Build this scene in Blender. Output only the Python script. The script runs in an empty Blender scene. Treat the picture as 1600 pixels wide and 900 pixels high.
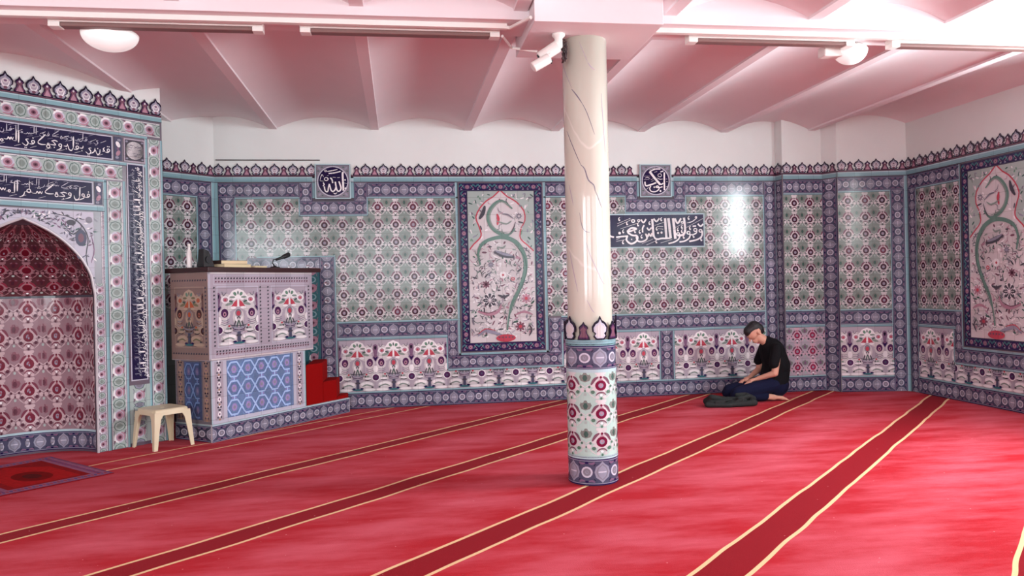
import bpy, bmesh, math, random
from mathutils import Vector, Matrix
random.seed(7)
SC = bpy.context.scene
COL = SC.collection
PI = math.pi
def sgn(x): return 1 if x >= 0 else -1
def lin(c):
    c = c / 255.0
    return c / 12.92 if c <= 0.04045 else ((c + 0.055) / 1.055) ** 2.4
def rgb(r, g, b): return (lin(r), lin(g), lin(b), 1.0)

# ------------------------------------------------------------------ camera
FPX = 1217.0; YAW = math.radians(8.3); ROLL = math.radians(1.25); CAMH = 1.4
cam_d = bpy.data.cameras.new('camera'); cam = bpy.data.objects.new('camera', cam_d); COL.objects.link(cam)
f = Vector((math.sin(YAW), math.cos(YAW), 0)); r0 = Vector((math.cos(YAW), -math.sin(YAW), 0)); z0 = Vector((0, 0, 1))
up = math.cos(ROLL) * z0 + math.sin(ROLL) * r0
rt = math.cos(ROLL) * r0 - math.sin(ROLL) * z0
m = Matrix((rt, up, -f)).transposed().to_4x4(); m.translation = (0, 0, CAMH)
cam.matrix_world = m
cam_d.sensor_width = 36; cam_d.lens = 36 * FPX / 1600; cam_d.shift_y = -3.6 / 1600; cam_d.clip_start = 0.05
SC.camera = cam

# ------------------------------------------------------------------ light
SC.view_settings.view_transform = 'Standard'; SC.view_settings.look = 'None'
SC.view_settings.exposure = 0.45; SC.view_settings.gamma = 1.0; SC.view_settings.use_curve_mapping = False
w = bpy.data.worlds.new('daylight'); SC.world = w; w.use_nodes = True
w.node_tree.nodes['Background'].inputs[0].default_value = (0.75, 0.86, 1.0, 1); w.node_tree.nodes['Background'].inputs[1].default_value = 1.0
XR = 6.2; YN = -3.0; XL = -6.2; CEIL_TOP = 3.7
WIN_R = [(4.2, 5.2), (-0.2, 2.7), (-2.9, -0.7)]          # openings in the right wall, by y; last two enlarged for soft fill
WZ = (1.85, 3.14)
WZ2 = (1.15, 3.14)  # taller span, enlarged to spread soft fill light
WIN_FILL = [(-5.4, -2.4), (-1.6, 1.4), (2.4, 5.4)]           # fill-light openings added in the wall behind the camera, by x
def area(name, loc, rot, sx, sy, power, col=(1, 1, 1)):
    l = bpy.data.lights.new(name, 'AREA'); l.shape = 'RECTANGLE'; l.size = sx; l.size_y = sy; l.energy = power; l.color = col
    o = bpy.data.objects.new(name, l); COL.objects.link(o); o.location = loc; o.rotation_euler = rot
    return o
for i, (a, b) in enumerate(WIN_R):
    z_ = WZ if i == 0 else WZ2
    area('daylight_right', (XR + 0.26, (a + b) / 2, sum(z_) / 2), (0, PI / 2, 0), z_[1] - z_[0], b - a, (290, 70, 125)[i], (0.87, 0.965, 1.0))
for i, (a, b) in enumerate(WIN_FILL):
    area('fill_near', ((a + b) / 2, YN - 0.26, sum(WZ2) / 2), (PI / 2, 0, 0), b - a, WZ2[1] - WZ2[0], (220, 100, 45)[i], (0.9, 0.97, 1.0))  # added fill from behind, lifts the overall brightness

# ------------------------------------------------------------------ object helpers
def props(o, label=None, cat=None, group=None, kind=None):
    if label: o['label'] = label
    if cat: o['category'] = cat
    if group: o['group'] = group
    if kind: o['kind'] = kind
    return o
def link(name, me, mat=None, parent=None, loc=None, rotz=None, smooth=False):
    o = bpy.data.objects.new(name, me); COL.objects.link(o)
    if mat is not None and len(me.materials) == 0: me.materials.append(mat)
    if parent: o.parent = parent
    if loc: o.location = loc
    if rotz is not None: o.rotation_euler = (0, 0, rotz)
    if smooth: me.polygons.foreach_set('use_smooth', [True] * len(me.polygons))
    return o
def thing(name, label, cat, loc=(0, 0, 0), rotz=0, group=None):
    o = bpy.data.objects.new(name, None); COL.objects.link(o); o.location = loc; o.rotation_euler = (0, 0, rotz); o.empty_display_size = 0.1
    return props(o, label, cat, group)
class MB:
    """collects solids into one mesh"""
    def __init__(s): s.v = []; s.f = []
    def add(s, vs, fs):
        k = len(s.v); s.v += [tuple(p) for p in vs]; s.f += [tuple(i + k for i in q) for q in fs]; return s
    def box(s, x0, y0, z0, x1, y1, z1, mat=None):
        vs = [Vector((x, y, z)) for z in (z0, z1) for (x, y) in ((x0, y0), (x1, y0), (x1, y1), (x0, y1))]
        if mat: vs = [mat @ p for p in vs]
        return s.add(vs, [(0, 3, 2, 1), (4, 5, 6, 7), (0, 1, 5, 4), (1, 2, 6, 5), (2, 3, 7, 6), (3, 0, 4, 7)])
    def prism(s, pts, z0, z1):
        n = len(pts)
        return s.add([(x, y, z0) for x, y in pts] + [(x, y, z1) for x, y in pts],
                     [tuple(reversed(range(n))), tuple(range(n, 2 * n))] + [(i, (i + 1) % n, n + (i + 1) % n, n + i) for i in range(n)])
    def tube(s, pts, rad, n=8, cap=True):
        pts = [Vector(p) for p in pts]; rs = rad if isinstance(rad, (list, tuple)) else [rad] * len(pts)
        rings = []; ref = Vector((0, 0, 1))
        for i, p in enumerate(pts):
            d = (pts[min(i + 1, len(pts) - 1)] - pts[max(i - 1, 0)]).normalized()
            if abs(d.dot(ref)) > 0.95: ref = Vector((1, 0, 0)) if abs(d.x) < 0.9 else Vector((0, 1, 0))
            a = d.cross(ref).normalized(); b = d.cross(a)
            rings.append([p + rs[i] * (math.cos(2 * PI * k / n) * a + math.sin(2 * PI * k / n) * b) for k in range(n)])
        vs = [q for rg in rings for q in rg]; fs = []
        for i in range(len(pts) - 1):
            for k in range(n): fs.append((i * n + k, i * n + (k + 1) % n, (i + 1) * n + (k + 1) % n, (i + 1) * n + k))
        if cap: fs += [tuple(reversed(range(n))), tuple((len(pts) - 1) * n + k for k in range(n))]
        return s.add(vs, fs)
    def lathe(s, prof, n=32, c=(0, 0, 0), sx=1, sy=1):
        vs = [(c[0] + r * sx * math.cos(2 * PI * k / n), c[1] + r * sy * math.sin(2 * PI * k / n), c[2] + z) for r, z in prof for k in range(n)]
        fs = [(i * n + k, i * n + (k + 1) % n, (i + 1) * n + (k + 1) % n, (i + 1) * n + k) for i in range(len(prof) - 1) for k in range(n)]
        fs += [tuple(reversed(range(n))), tuple((len(prof) - 1) * n + k for k in range(n))]
        return s.add(vs, fs)
    def mesh(s, name):
        me = bpy.data.meshes.new(name); me.from_pydata(s.v, [], s.f); me.update()
        bm = bmesh.new(); bm.from_mesh(me); bmesh.ops.recalc_face_normals(bm, faces=bm.faces); bm.to_mesh(me); bm.free(); return me
    def build(s, name, mat, parent=None, bevel=0, smooth=False, **k):
        o = link(name, s.mesh(name), mat, parent, smooth=smooth, **k)
        if bevel:
            b = o.modifiers.new('b', 'BEVEL'); b.width = bevel; b.segments = 2; b.limit_method = 'ANGLE'
        return o

# ------------------------------------------------------------------ materials
def nmat(name):
    m = bpy.data.materials.new(name); m.use_nodes = True
    return m, m.node_tree, m.node_tree.nodes['Principled BSDF']
def N(t, kind, **k):
    n = t.nodes.new('ShaderNode' + kind)
    for a, v in k.items(): setattr(n, a, v)
    return n
def simple(name, c, rough=0.6, spec=0.5, nscale=30, namt=0.08, bump=0.0, metal=0, coat=0):
    m, t, b = nmat(name); tc = N(t, 'TexCoord'); no = N(t, 'TexNoise'); no.inputs['Scale'].default_value = nscale; no.inputs['Detail'].default_value = 3
    t.links.new(tc.outputs['Object'], no.inputs['Vector'])
    mr = N(t, 'MapRange'); mr.inputs['To Min'].default_value = 1 - namt; mr.inputs['To Max'].default_value = 1 + namt
    t.links.new(no.outputs['Fac'], mr.inputs['Value'])
    vm = N(t, 'VectorMath', operation='SCALE'); vm.inputs[0].default_value = c[:3]; t.links.new(mr.outputs[0], vm.inputs['Scale'])
    t.links.new(vm.outputs[0], b.inputs['Base Color']); b.inputs['Roughness'].default_value = rough; b.inputs['Specular IOR Level'].default_value = spec
    b.inputs['Metallic'].default_value = metal; b.inputs['Coat Weight'].default_value = coat
    if bump:
        bp = N(t, 'Bump'); bp.inputs['Strength'].default_value = bump; bp.inputs['Distance'].default_value = 0.01
        t.links.new(no.outputs['Fac'], bp.inputs['Height']); t.links.new(bp.outputs[0], b.inputs['Normal'])
    return m
def glaze(name, grout=True, rough=0.13, spec=0.26):
    """painted glazed tile: the painted colour comes from the motif pieces, joints and slight waviness are procedural"""
    m, t, b = nmat(name); at = N(t, 'Attribute', attribute_name='Col'); tc = N(t, 'TexCoord')
    sep = N(t, 'SeparateXYZ'); t.links.new(tc.outputs['Object'], sep.inputs[0])
    cmb = N(t, 'CombineXYZ'); t.links.new(sep.outputs[0], cmb.inputs[0]); t.links.new(sep.outputs[2], cmb.inputs[1])
    no = N(t, 'TexNoise'); no.inputs['Scale'].default_value = 2.2; no.inputs['Detail'].default_value = 4; t.links.new(tc.outputs['Object'], no.inputs['Vector'])
    mr = N(t, 'MapRange'); mr.inputs['To Min'].default_value = 0.86; mr.inputs['To Max'].default_value = 1.14; t.links.new(no.outputs['Fac'], mr.inputs['Value'])
    vm = N(t, 'VectorMath', operation='SCALE'); t.links.new(at.outputs['Color'], vm.inputs[0]); t.links.new(mr.outputs[0], vm.inputs['Scale'])
    br = N(t, 'TexBrick'); br.offset = 0.0; br.inputs['Scale'].default_value = 1.0; br.inputs['Brick Width'].default_value = 0.205; br.inputs['Row Height'].default_value = 0.205
    br.inputs['Mortar Size'].default_value = 0.0022; br.inputs['Color1'].default_value = (1, 1, 1, 1); br.inputs['Color2'].default_value = (0.86, 0.86, 0.86, 1); br.inputs['Mortar'].default_value = (0.62, 0.62, 0.6, 1)
    t.links.new(cmb.outputs[0], br.inputs['Vector'])
    mx = N(t, 'VectorMath', operation='MULTIPLY'); t.links.new(vm.outputs[0], mx.inputs[0]); t.links.new(br.outputs['Color'], mx.inputs[1])
    t.links.new((mx if grout else vm).outputs[0], b.inputs['Base Color'])
    n2 = N(t, 'TexNoise'); n2.inputs['Scale'].default_value = 9; n2.inputs['Detail'].default_value = 2; t.links.new(tc.outputs['Object'], n2.inputs['Vector'])
    bp = N(t, 'Bump'); bp.inputs['Strength'].default_value = 0.15; bp.inputs['Distance'].default_value = 0.003
    t.links.new(n2.outputs['Fac'], bp.inputs['Height']); t.links.new(bp.outputs[0], b.inputs['Normal'])
    b.inputs['Roughness'].default_value = rough; b.inputs['Specular IOR Level'].default_value = spec
    return m
M_TILE = glaze('glazed_painted_tile')
M_TILE_SATIN = glaze('satin_painted_tile', rough=0.3, spec=0.12)
M_TILE_ROUND = glaze('glazed_painted_tile_curved', grout=False)
M_PLASTER = simple('white_plaster', rgb(222, 226, 223), 0.85, 0.2, 6, 0.02, 0.05)
M_CEIL = simple('painted_vault', rgb(232, 222, 224), 0.7, 0.3, 4, 0.02, 0.03)
M_WHITE = simple('white_enamel', rgb(236, 232, 226), 0.4, 0.5, 20, 0.02)
M_OPAL = simple('opal_plastic', rgb(245, 244, 242), 0.25, 0.5, 20, 0.01)
M_LAMP = simple('lit_opal_dome', rgb(245, 244, 242), 0.25, 0.5, 20, 0.01)
M_LAMP.node_tree.nodes['Principled BSDF'].inputs['Emission Color'].default_value = (1, .98, .95, 1); M_LAMP.node_tree.nodes['Principled BSDF'].inputs['Emission Strength'].default_value = 0.3
M_DIFF = simple('brown_diffuser', rgb(128, 98, 94), 0.45, 0.4, 20, 0.04)  # even brown-rose tone of the batten undersides
M_WOOD = simple('dark_stained_wood', rgb(52, 22, 24), 0.35, 0.5, 40, 0.25)
M_BLACK = simple('black_plastic', rgb(20, 20, 23), 0.45, 0.5, 20, 0.1)
M_REDSTEP = simple('red_step_carpet', rgb(140, 10, 10), 0.95, 0.1, 200, 0.15, 0.3)
M_STOOL = simple('ivory_plastic', rgb(216, 202, 170), 0.4, 0.5, 12, 0.03)
M_SKIN = simple('skin', rgb(205, 150, 128), 0.55, 0.4, 25, 0.06)
M_HAIR = simple('dark_hair', rgb(24, 20, 24), 0.55, 0.5, 120, 0.3, 0.4)
M_SHIRT = simple('black_cotton', rgb(14, 13, 17), 0.9, 0.2, 90, 0.2, 0.2)
M_TROUS = simple('navy_cotton', rgb(17, 20, 48), 0.9, 0.2, 90, 0.2, 0.2)
M_JACKET = simple('olive_black_cloth', rgb(40, 42, 42), 0.85, 0.3, 60, 0.25, 0.4)
M_PAPER = simple('book_paper', rgb(226, 206, 168), 0.8, 0.2, 200, 0.08)
M_COVER = simple('book_cover', rgb(58, 34, 26), 0.5, 0.4, 30, 0.1)
M_CABLE = simple('cable_sheath', rgb(60, 44, 46), 0.5, 0.4, 30, 0.3)

def marble():
    m, t, b = nmat('veined_marble'); tc = N(t, 'TexCoord')
    mp = N(t, 'Mapping'); mp.inputs['Scale'].default_value = (1.6, 1.6, 0.9); mp.inputs['Rotation'].default_value = (0.2, 0.75, 0.2); t.links.new(tc.outputs['Object'], mp.inputs[0])
    no = N(t, 'TexNoise'); no.inputs['Scale'].default_value = 1.1; no.inputs['Detail'].default_value = 4; no.inputs['Roughness'].default_value = 0.35; t.links.new(mp.outputs[0], no.inputs['Vector'])
    s = N(t, 'Math', operation='SUBTRACT'); s.inputs[1].default_value = 0.5; t.links.new(no.outputs['Fac'], s.inputs[0])
    a = N(t, 'Math', operation='ABSOLUTE'); t.links.new(s.outputs[0], a.inputs[0])
    cr = N(t, 'ValToRGB'); e = cr.color_ramp.elements; e[0].position = 0.0; e[0].color = rgb(222, 219, 208); e[1].position = 0.01; e[1].color = rgb(206, 204, 190)
    t.links.new(a.outputs[0], cr.inputs[0])
    n2 = N(t, 'TexNoise'); n2.inputs['Scale'].default_value = 1.4; t.links.new(tc.outputs['Object'], n2.inputs['Vector'])
    mx = N(t, 'Mix', data_type='RGBA', blend_type='MULTIPLY'); c2 = N(t, 'ValToRGB'); c2.color_ramp.elements[0].color = (0.86, 0.8, 0.76, 1); c2.color_ramp.elements[1].color = (1, 1, 1, 1); c2.color_ramp.elements[1].position = 0.6
    t.links.new(n2.outputs['Fac'], c2.inputs[0]); mx.inputs['Factor'].default_value = 0.7
    t.links.new(cr.outputs[0], mx.inputs['A']); t.links.new(c2.outputs[0], mx.inputs['B']); t.links.new(mx.outputs['Result'], b.inputs['Base Color'])
    b.inputs['Roughness'].default_value = 0.1; b.inputs['Specular IOR Level'].default_value = 0.55
    return m
M_MARBLE = marble()

GOLD_C = [(-9.35, -8.93), (-7.34, -7.09), (-5.72, -5.44), (-4.01, -3.70), (-2.21, -1.89), (-0.45, -0.11), (1.3, 1.64)]
def carpet():
    m, t, b = nmat('red_prayer_carpet'); tc = N(t, 'TexCoord'); sep = N(t, 'SeparateXYZ'); t.links.new(tc.outputs['Object'], sep.inputs[0])
    c = N(t, 'Math', operation='SUBTRACT'); t.links.new(sep.outputs[0], c.inputs[0]); t.links.new(sep.outputs[1], c.inputs[1])
    wn = N(t, 'TexNoise'); wn.inputs['Scale'].default_value = 1.6; wn.inputs['Detail'].default_value = 1; t.links.new(tc.outputs['Object'], wn.inputs['Vector'])
    wa = N(t, 'Math', operation='MULTIPLY_ADD'); wa.inputs[1].default_value = 0.06; wa.inputs[2].default_value = -0.03; t.links.new(wn.outputs['Fac'], wa.inputs[0])
    cc = N(t, 'Math', operation='ADD'); t.links.new(c.outputs[0], cc.inputs[0]); t.links.new(wa.outputs[0], cc.inputs[1])
    mr = N(t, 'MapRange'); mr.inputs['From Min'].default_value = -11; mr.inputs['From Max'].default_value = 2; t.links.new(cc.outputs[0], mr.inputs['Value'])
    P = lambda x: (x + 11) / 13.0
    def ramp(stops, interp):
        r = N(t, 'ValToRGB'); r.color_ramp.interpolation = interp; el = r.color_ramp.elements
        el[0].position = 0; el[0].color = stops[0][1]; el[1].position = stops[1][0]; el[1].color = stops[1][1]
        for p, k in stops[2:]: n = el.new(p); n.color = k
        t.links.new(mr.outputs[0], r.inputs[0]); return r
    FIELD = (0, 0, 0, 1); BAND = (0, 1, 0, 1); GOLD = (1, 0, 0, 1); st = [(0, FIELD)]
    for a, b_ in GOLD_C:
        st += [(P(a - .018), GOLD), (P(a + .018), BAND), (P(b_ - .018), GOLD), (P(b_ + .018), FIELD)]
    st = [(0, FIELD)]
    for k, (a, b_) in enumerate(GOLD_C):
        st += [(P(a - .12), (0, 0, 0, 1)), (P(b_ + .12), (0, 0, 0, 1))]
        if k < len(GOLD_C) - 1: st += [(P((b_ + GOLD_C[k + 1][0]) / 2), (1, 1, 1, 1))]
    r2 = ramp(st, 'LINEAR')
    def mask(centre, half, prev):
        d = N(t, 'Math', operation='SUBTRACT'); d.inputs[1].default_value = centre; t.links.new(cc.outputs[0], d.inputs[0])
        ab = N(t, 'Math', operation='ABSOLUTE'); t.links.new(d.outputs[0], ab.inputs[0])
        lt_ = N(t, 'Math', operation='LESS_THAN'); lt_.inputs[1].default_value = half; t.links.new(ab.outputs[0], lt_.inputs[0])
        if prev is None: return lt_
        mxx = N(t, 'Math', operation='MAXIMUM'); t.links.new(prev.outputs[0], mxx.inputs[0]); t.links.new(lt_.outputs[0], mxx.inputs[1]); return mxx
    mg = mb_ = None
    for a, b_ in GOLD_C:
        mg = mask(a, .017, mg); mg = mask(b_, .017, mg); mb_ = mb_ if a < -9 else mask((a + b_) / 2, (b_ - a) / 2, mb_)
    # worn, flattened pile, sheen put into its colour: patches stretched across the rows
    mp = N(t, 'Mapping'); mp.inputs['Rotation'].default_value = (0, 0, math.radians(8)); mp.inputs['Scale'].default_value = (0.8, 2.6, 1); t.links.new(tc.outputs['Object'], mp.inputs[0])
    n1 = N(t, 'TexNoise'); n1.inputs['Scale'].default_value = 1.5; n1.inputs['Detail'].default_value = 8; n1.inputs['Roughness'].default_value = 0.62; t.links.new(mp.outputs[0], n1.inputs['Vector'])
    ad = N(t, 'Math', operation='MULTIPLY_ADD'); ad.inputs[1].default_value = 0.16; t.links.new(r2.outputs[0], ad.inputs[0]); t.links.new(n1.outputs['Fac'], ad.inputs[2])
    wr = N(t, 'MapRange'); wr.inputs['From Min'].default_value = 0.42; wr.inputs['From Max'].default_value = 0.82; t.links.new(ad.outputs[0], wr.inputs['Value'])
    fm = N(t, 'Mix', data_type='RGBA'); fm.inputs['A'].default_value = rgb(176, 34, 44); fm.inputs['B'].default_value = rgb(206, 92, 106); t.links.new(wr.outputs[0], fm.inputs['Factor'])
    bm_ = N(t, 'Mix', data_type='RGBA'); bm_.inputs['B'].default_value = rgb(138, 20, 30); t.links.new(mb_.outputs[0], bm_.inputs['Factor']); t.links.new(fm.outputs['Result'], bm_.inputs['A'])
    gm = N(t, 'Mix', data_type='RGBA'); gm.inputs['B'].default_value = rgb(232, 198, 150); t.links.new(mg.outputs[0], gm.inputs['Factor']); t.links.new(bm_.outputs['Result'], gm.inputs['A'])
    # lint specks
    vo = N(t, 'TexVoronoi'); vo.inputs['Scale'].default_value = 9; t.links.new(tc.outputs['Object'], vo.inputs['Vector'])
    lt = N(t, 'Math', operation='LESS_THAN'); lt.inputs[1].default_value = 0.035; t.links.new(vo.outputs['Distance'], lt.inputs[0])
    l2 = N(t, 'Math', operation='MULTIPLY'); l2.inputs[1].default_value = 0.45; t.links.new(lt.outputs[0], l2.inputs[0])
    sm = N(t, 'Mix', data_type='RGBA'); sm.inputs['B'].default_value = rgb(240, 190, 190); t.links.new(l2.outputs[0], sm.inputs['Factor']); t.links.new(gm.outputs['Result'], sm.inputs['A'])
    t.links.new(sm.outputs['Result'], b.inputs['Base Color']); b.inputs['Roughness'].default_value = 0.95; b.inputs['Specular IOR Level'].default_value = 0.04
    b.inputs['Sheen Weight'].default_value = 0.03; b.inputs['Sheen Roughness'].default_value = 0.4; b.inputs['Sheen Tint'].default_value = (1, 0.7, 0.8, 1)
    n3 = N(t, 'TexNoise'); n3.inputs['Scale'].default_value = 160; t.links.new(tc.outputs['Object'], n3.inputs['Vector'])
    bp = N(t, 'Bump'); bp.inputs['Strength'].default_value = 0.35; bp.inputs['Distance'].default_value = 0.006; t.links.new(n3.outputs['Fac'], bp.inputs['Height']); t.links.new(bp.outputs[0], b.inputs['Normal'])
    return m
M_CARPET = carpet()

# ------------------------------------------------------------------ painted motifs: flat glaze pieces laid over each other
PAL = dict(cream=(208, 202, 204), white=(238, 234, 236), pink=(176, 134, 150), dpink=(118, 80, 96), maroon=(66, 28, 46), red=(186, 72, 88), gg=(134, 147, 141),
           dgreen=(66, 96, 88), green=(104, 140, 120), navy=(38, 24, 74), ink=(30, 24, 44), purp=(76, 77, 100), lilac=(144, 143, 160), ring=(192, 190, 204), cyan=(132, 170, 178),
           lcyan=(176, 202, 208), grey=(128, 124, 136), dark=(76, 74, 84), mauve=(124, 94, 122), ggl=(168, 182, 178), plum=(78, 42, 84), teal=(60, 110, 118),
           blue=(128, 160, 208), lblue=(172, 200, 238), dblue=(92, 118, 186), bpink=(162, 146, 198), tan=(166, 132, 110), lgrey=(176, 166, 178))
LIN = {k: rgb(*v) for k, v in PAL.items()}
def catmull(pts, k=4):
    if len(pts) < 3: return [tuple(p) for p in pts]
    out = []; P = [pts[0]] + list(pts) + [pts[-1]]
    for i in range(1, len(P) - 2):
        for j in range(k):
            t = j / k; a, b, c, d = P[i - 1], P[i], P[i + 1], P[i + 2]
            out.append(tuple(0.5 * ((2 * b[q]) + (-a[q] + c[q]) * t + (2 * a[q] - 5 * b[q] + 4 * c[q] - d[q]) * t * t + (-a[q] + 3 * b[q] - 3 * c[q] + d[q]) * t ** 3) for q in (0, 1)))
    out.append(tuple(pts[-1])); return out
class Motif:
    def __init__(s): s.sh = []
    def poly(s, pts, c, sym=False):
        s.sh.append((list(pts), c))
        if sym: s.sh.append(([(-x, y) for x, y in reversed(pts)], c))
        return s
    def rect(s, x0, y0, x1, y1, c, sym=False): return s.poly([(x0, y0), (x1, y0), (x1, y1), (x0, y1)], c, sym)
    def ell(s, x, y, rx, ry, c, sym=False, rot=0, n=10):
        ca, sa = math.cos(rot), math.sin(rot)
        return s.poly([(x + rx * math.cos(2 * PI * k / n) * ca - ry * math.sin(2 * PI * k / n) * sa, y + rx * math.cos(2 * PI * k / n) * sa + ry * math.sin(2 * PI * k / n) * ca) for k in range(n)], c, sym)
    def stroke(s, pts, w, c, sym=False, taper=1, k=3, smooth=True):
        """a ribbon of quads, thinning to the ends when taper"""
        q = catmull(pts, k) if smooth else [tuple(p) for p in pts]; n = len(q); L = []; R = []
        for i, p in enumerate(q):
            a = q[max(i - 1, 0)]; b = q[min(i + 1, n - 1)]; dx, dy = b[0] - a[0], b[1] - a[1]; l = math.hypot(dx, dy) or 1
            t = i / (n - 1); ww = w / 2 * ((math.sin(PI * (0.12 + 0.76 * t)) if taper == 1 else 1.0) if taper != 2 else (1 - 0.75 * t))
            L.append((p[0] - dy / l * ww, p[1] + dx / l * ww)); R.append((p[0] + dy / l * ww, p[1] - dx / l * ww))
        for i in range(n - 1): s.poly([R[i], R[i + 1], L[i + 1], L[i]], c, sym)
        return s
def clip_poly(pts, x0, y0, x1, y1):
    for ax, val, sg in ((0, x0, 1), (0, x1, -1), (1, y0, 1), (1, y1, -1)):
        if not pts: return pts
        out = []; n = len(pts)
        for i in range(n):
            a, b = pts[i], pts[(i + 1) % n]; da = (a[ax] - val) * sg; db = (b[ax] - val) * sg
            if da >= 0: out.append(a)
            if (da > 0 and db < 0) or (da < 0 and db > 0):
                t = da / (da - db); out.append((a[0] + (b[0] - a[0]) * t, a[1] + (b[1] - a[1]) * t))
        pts = out
    return pts
class Art:
    """paints motifs on a surface; off = how far the first layer stands off the wall"""
    def __init__(s, off=0.010, mapf=None, strip=None, dl=0.00012):
        s.v = []; s.f = []; s.c = []; s.off = off; s.dl = dl; s.strip = strip
        s.mapf = mapf or (lambda u, v, h: (u, -h, v)); s.base = 0
    def put(s, pts, col, L):
        h = s.off + (s.base + L) * s.dl; k = len(s.v)
        s.v += [s.mapf(u, v, h) for u, v in pts]; s.f.append(tuple(range(k, k + len(pts)))); s.c.append(col)
    def poly(s, pts, col, L=0, clip=None, jit=1.0, pal=None):
        if pal and col in pal: col = pal[col]
        c = LIN[col] if isinstance(col, str) else col
        c = (c[0] * jit, c[1] * jit, c[2] * jit, 1)
        xs = [p[0] for p in pts]; ys = [p[1] for p in pts]
        if clip:
            if max(xs) <= clip[0] or min(xs) >= clip[2] or max(ys) <= clip[1] or min(ys) >= clip[3]: return
            if min(xs) < clip[0] or max(xs) > clip[2] or min(ys) < clip[1] or max(ys) > clip[3]:
                pts = clip_poly(list(pts), *clip)
                if len(pts) < 3: return
                xs = [p[0] for p in pts]
        if s.strip:
            a = math.floor(min(xs) / s.strip); b = math.ceil(max(xs) / s.strip)
            if b - a > 1:
                for i in range(a, b):
                    q = clip_poly(list(pts), i * s.strip, -1e3, (i + 1) * s.strip, 1e3)
                    if len(q) >= 3: s.put(q, c, L)
                return
        s.put(pts, c, L)
    def rect(s, u0, v0, u1, v1, col, L=0): s.poly([(u0, v0), (u1, v0), (u1, v1), (u0, v1)], col, L)
    def stamp(s, mo, x, y, sx=1, sy=None, rot=0, clip=None, jit=1.0, pal=None, L=1):
        sy = sx if sy is None else sy; ca, sa = math.cos(rot), math.sin(rot)
        for i, (pts, c) in enumerate(mo.sh):
            q = [(x + (px * sx) * ca - (py * sy) * sa, y + (px * sx) * sa + (py * sy) * ca) for px, py in pts]
            if sx * sy < 0: q.reverse()
            s.poly(q, c, L + i * 0.35, clip, jit, pal)
    def build(s, name, parent=None, mat=None, **k):
        me = bpy.data.meshes.new(name); me.from_pydata(s.v, [], s.f)
        at = me.color_attributes.new('Col', 'FLOAT_COLOR', 'CORNER'); buf = []
        for fc, c in zip(s.f, s.c): buf += list(c) * len(fc)
        at.data.foreach_set('color', buf); me.update()
        return link(name, me, mat or M_TILE, parent, **k)

def J(): return random.uniform(0.9, 1.1)
FL = Motif()     # one tile of the flower field, 0.2 square
FL.ell(.1, .06, .040, .036, (.205, .222, .205, 1), True, n=8).ell(.1, .055, .016, .024, 'dgreen', True, n=6).ell(.08, .085, .012, .008, 'gg', True, .6, n=5)
FL.poly([(-.058, .012), (-.012, .098), (.012, .098), (.058, .012)], 'cream').ell(.022, .09, .016, .014, 'cream', True, n=7)
for a_ in range(9): FL.ell(.05 * math.cos(a_ * PI / 4.5 + 1.57), -.006 + .047 * math.sin(a_ * PI / 4.5 + 1.57), .019, .015, 'cream', rot=a_ * PI / 4.5 + 1.57, n=7)
FL.ell(0, -.003, .046, .044, 'cream').ell(.082, -.03, .016, .018, 'cream', True, n=7).ell(.024, -.082, .014, .014, 'cream', True, n=6).ell(.098, -.062, .008, .012, 'ggl', True, n=5)
FL.stroke([(.066, .012), (.088, -.004), (.1, -.012)], .009, 'cream', True, k=1).stroke([(.036, -.09), (.064, -.066), (.08, -.045)], .008, 'cream', True, k=1)
FL.stroke([(.016, .062), (.040, .044), (.062, .006)], .019, 'dpink', True).ell(0, .058, .009, .010, 'maroon', n=6).poly([(-.02, .034), (.02, .034), (0, .05)], 'pink')
FL.ell(0, 0, .037, .037, 'maroon', n=14).ell(0, 0, .017, .018, 'lilac').ell(0, .004, .008, .008, 'pink', n=6)
FL.ell(.052, -.045, .0135, .0135, 'dark', True, n=7).ell(.073, -.008, .008, .010, 'dark', True, n=6).ell(.1, -.036, .006, .010, 'dark', True, n=5)
FL.stroke([(-.034, -.07), (-.018, -.053), (0, -.049), (.018, -.053), (.034, -.07)], .011, 'dpink').ell(0, -.068, .010, .010, 'white', n=6).ell(0, -.092, .008, .011, 'dark', n=6)
BO = Motif()     # one repeat of the border: ring in the middle, half medallions at both ends (long axis x, 0.2 by 0.17)
BO.ell(0, 0, .037, .037, 'ring', n=14).ell(0, 0, .026, .026, 'grey', n=12).ell(0, 0, .012, .012, 'lilac', n=6)
BO.poly([(.048, 0), (.058, .035), (.08, .05), (.1, .07), (.1, -.07), (.08, -.05), (.058, -.035)], 'lilac', True)
BO.poly([(.06, 0), (.07, .03), (.1, .054), (.1, -.054), (.07, -.03)], 'grey', True).poly([(.068, 0), (.078, .026), (.1, .046), (.1, -.046), (.078, -.026)], 'lilac', True)
BO.rect(.074, -.004, .1, .005, 'ring', True)
BO.stroke([(.012, .058), (.035, .056), (.05, .066)], .014, 'mauve', True).stroke([(.012, -.058), (.035, -.056), (.05, -.066)], .014, 'mauve', True)
BO.ell(0, .062, .012, .008, 'navy', n=6).ell(0, -.062, .012, .008, 'navy', n=6).stroke([(.045, .042), (.055, .055)], .01, 'ink', True).stroke([(.045, -.042), (.055, -.055)], .01, 'ink', True)
AR = Motif()     # arabesque with vase and pomegranates, 0.41 by 0.6, origin at bottom centre
AR.poly([(-.205, 0), (.205, 0), (.205, .3), (.15, .36), (.11, .5), (0, .585), (-.11, .5), (-.15, .36), (-.205, .3)], 'lgrey')
for x_, y_, a_, b_ in ((.13, .49, .06, .05), (.14, .33, .058, .07), (.1, .41, .07, .06), (.165, .25, .045, .05), (.12, .17, .07, .05), (.1, .075, .085, .045), (.14, .02, .07, .022)): AR.ell(x_, y_, a_, b_, 'cream', True)
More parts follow.
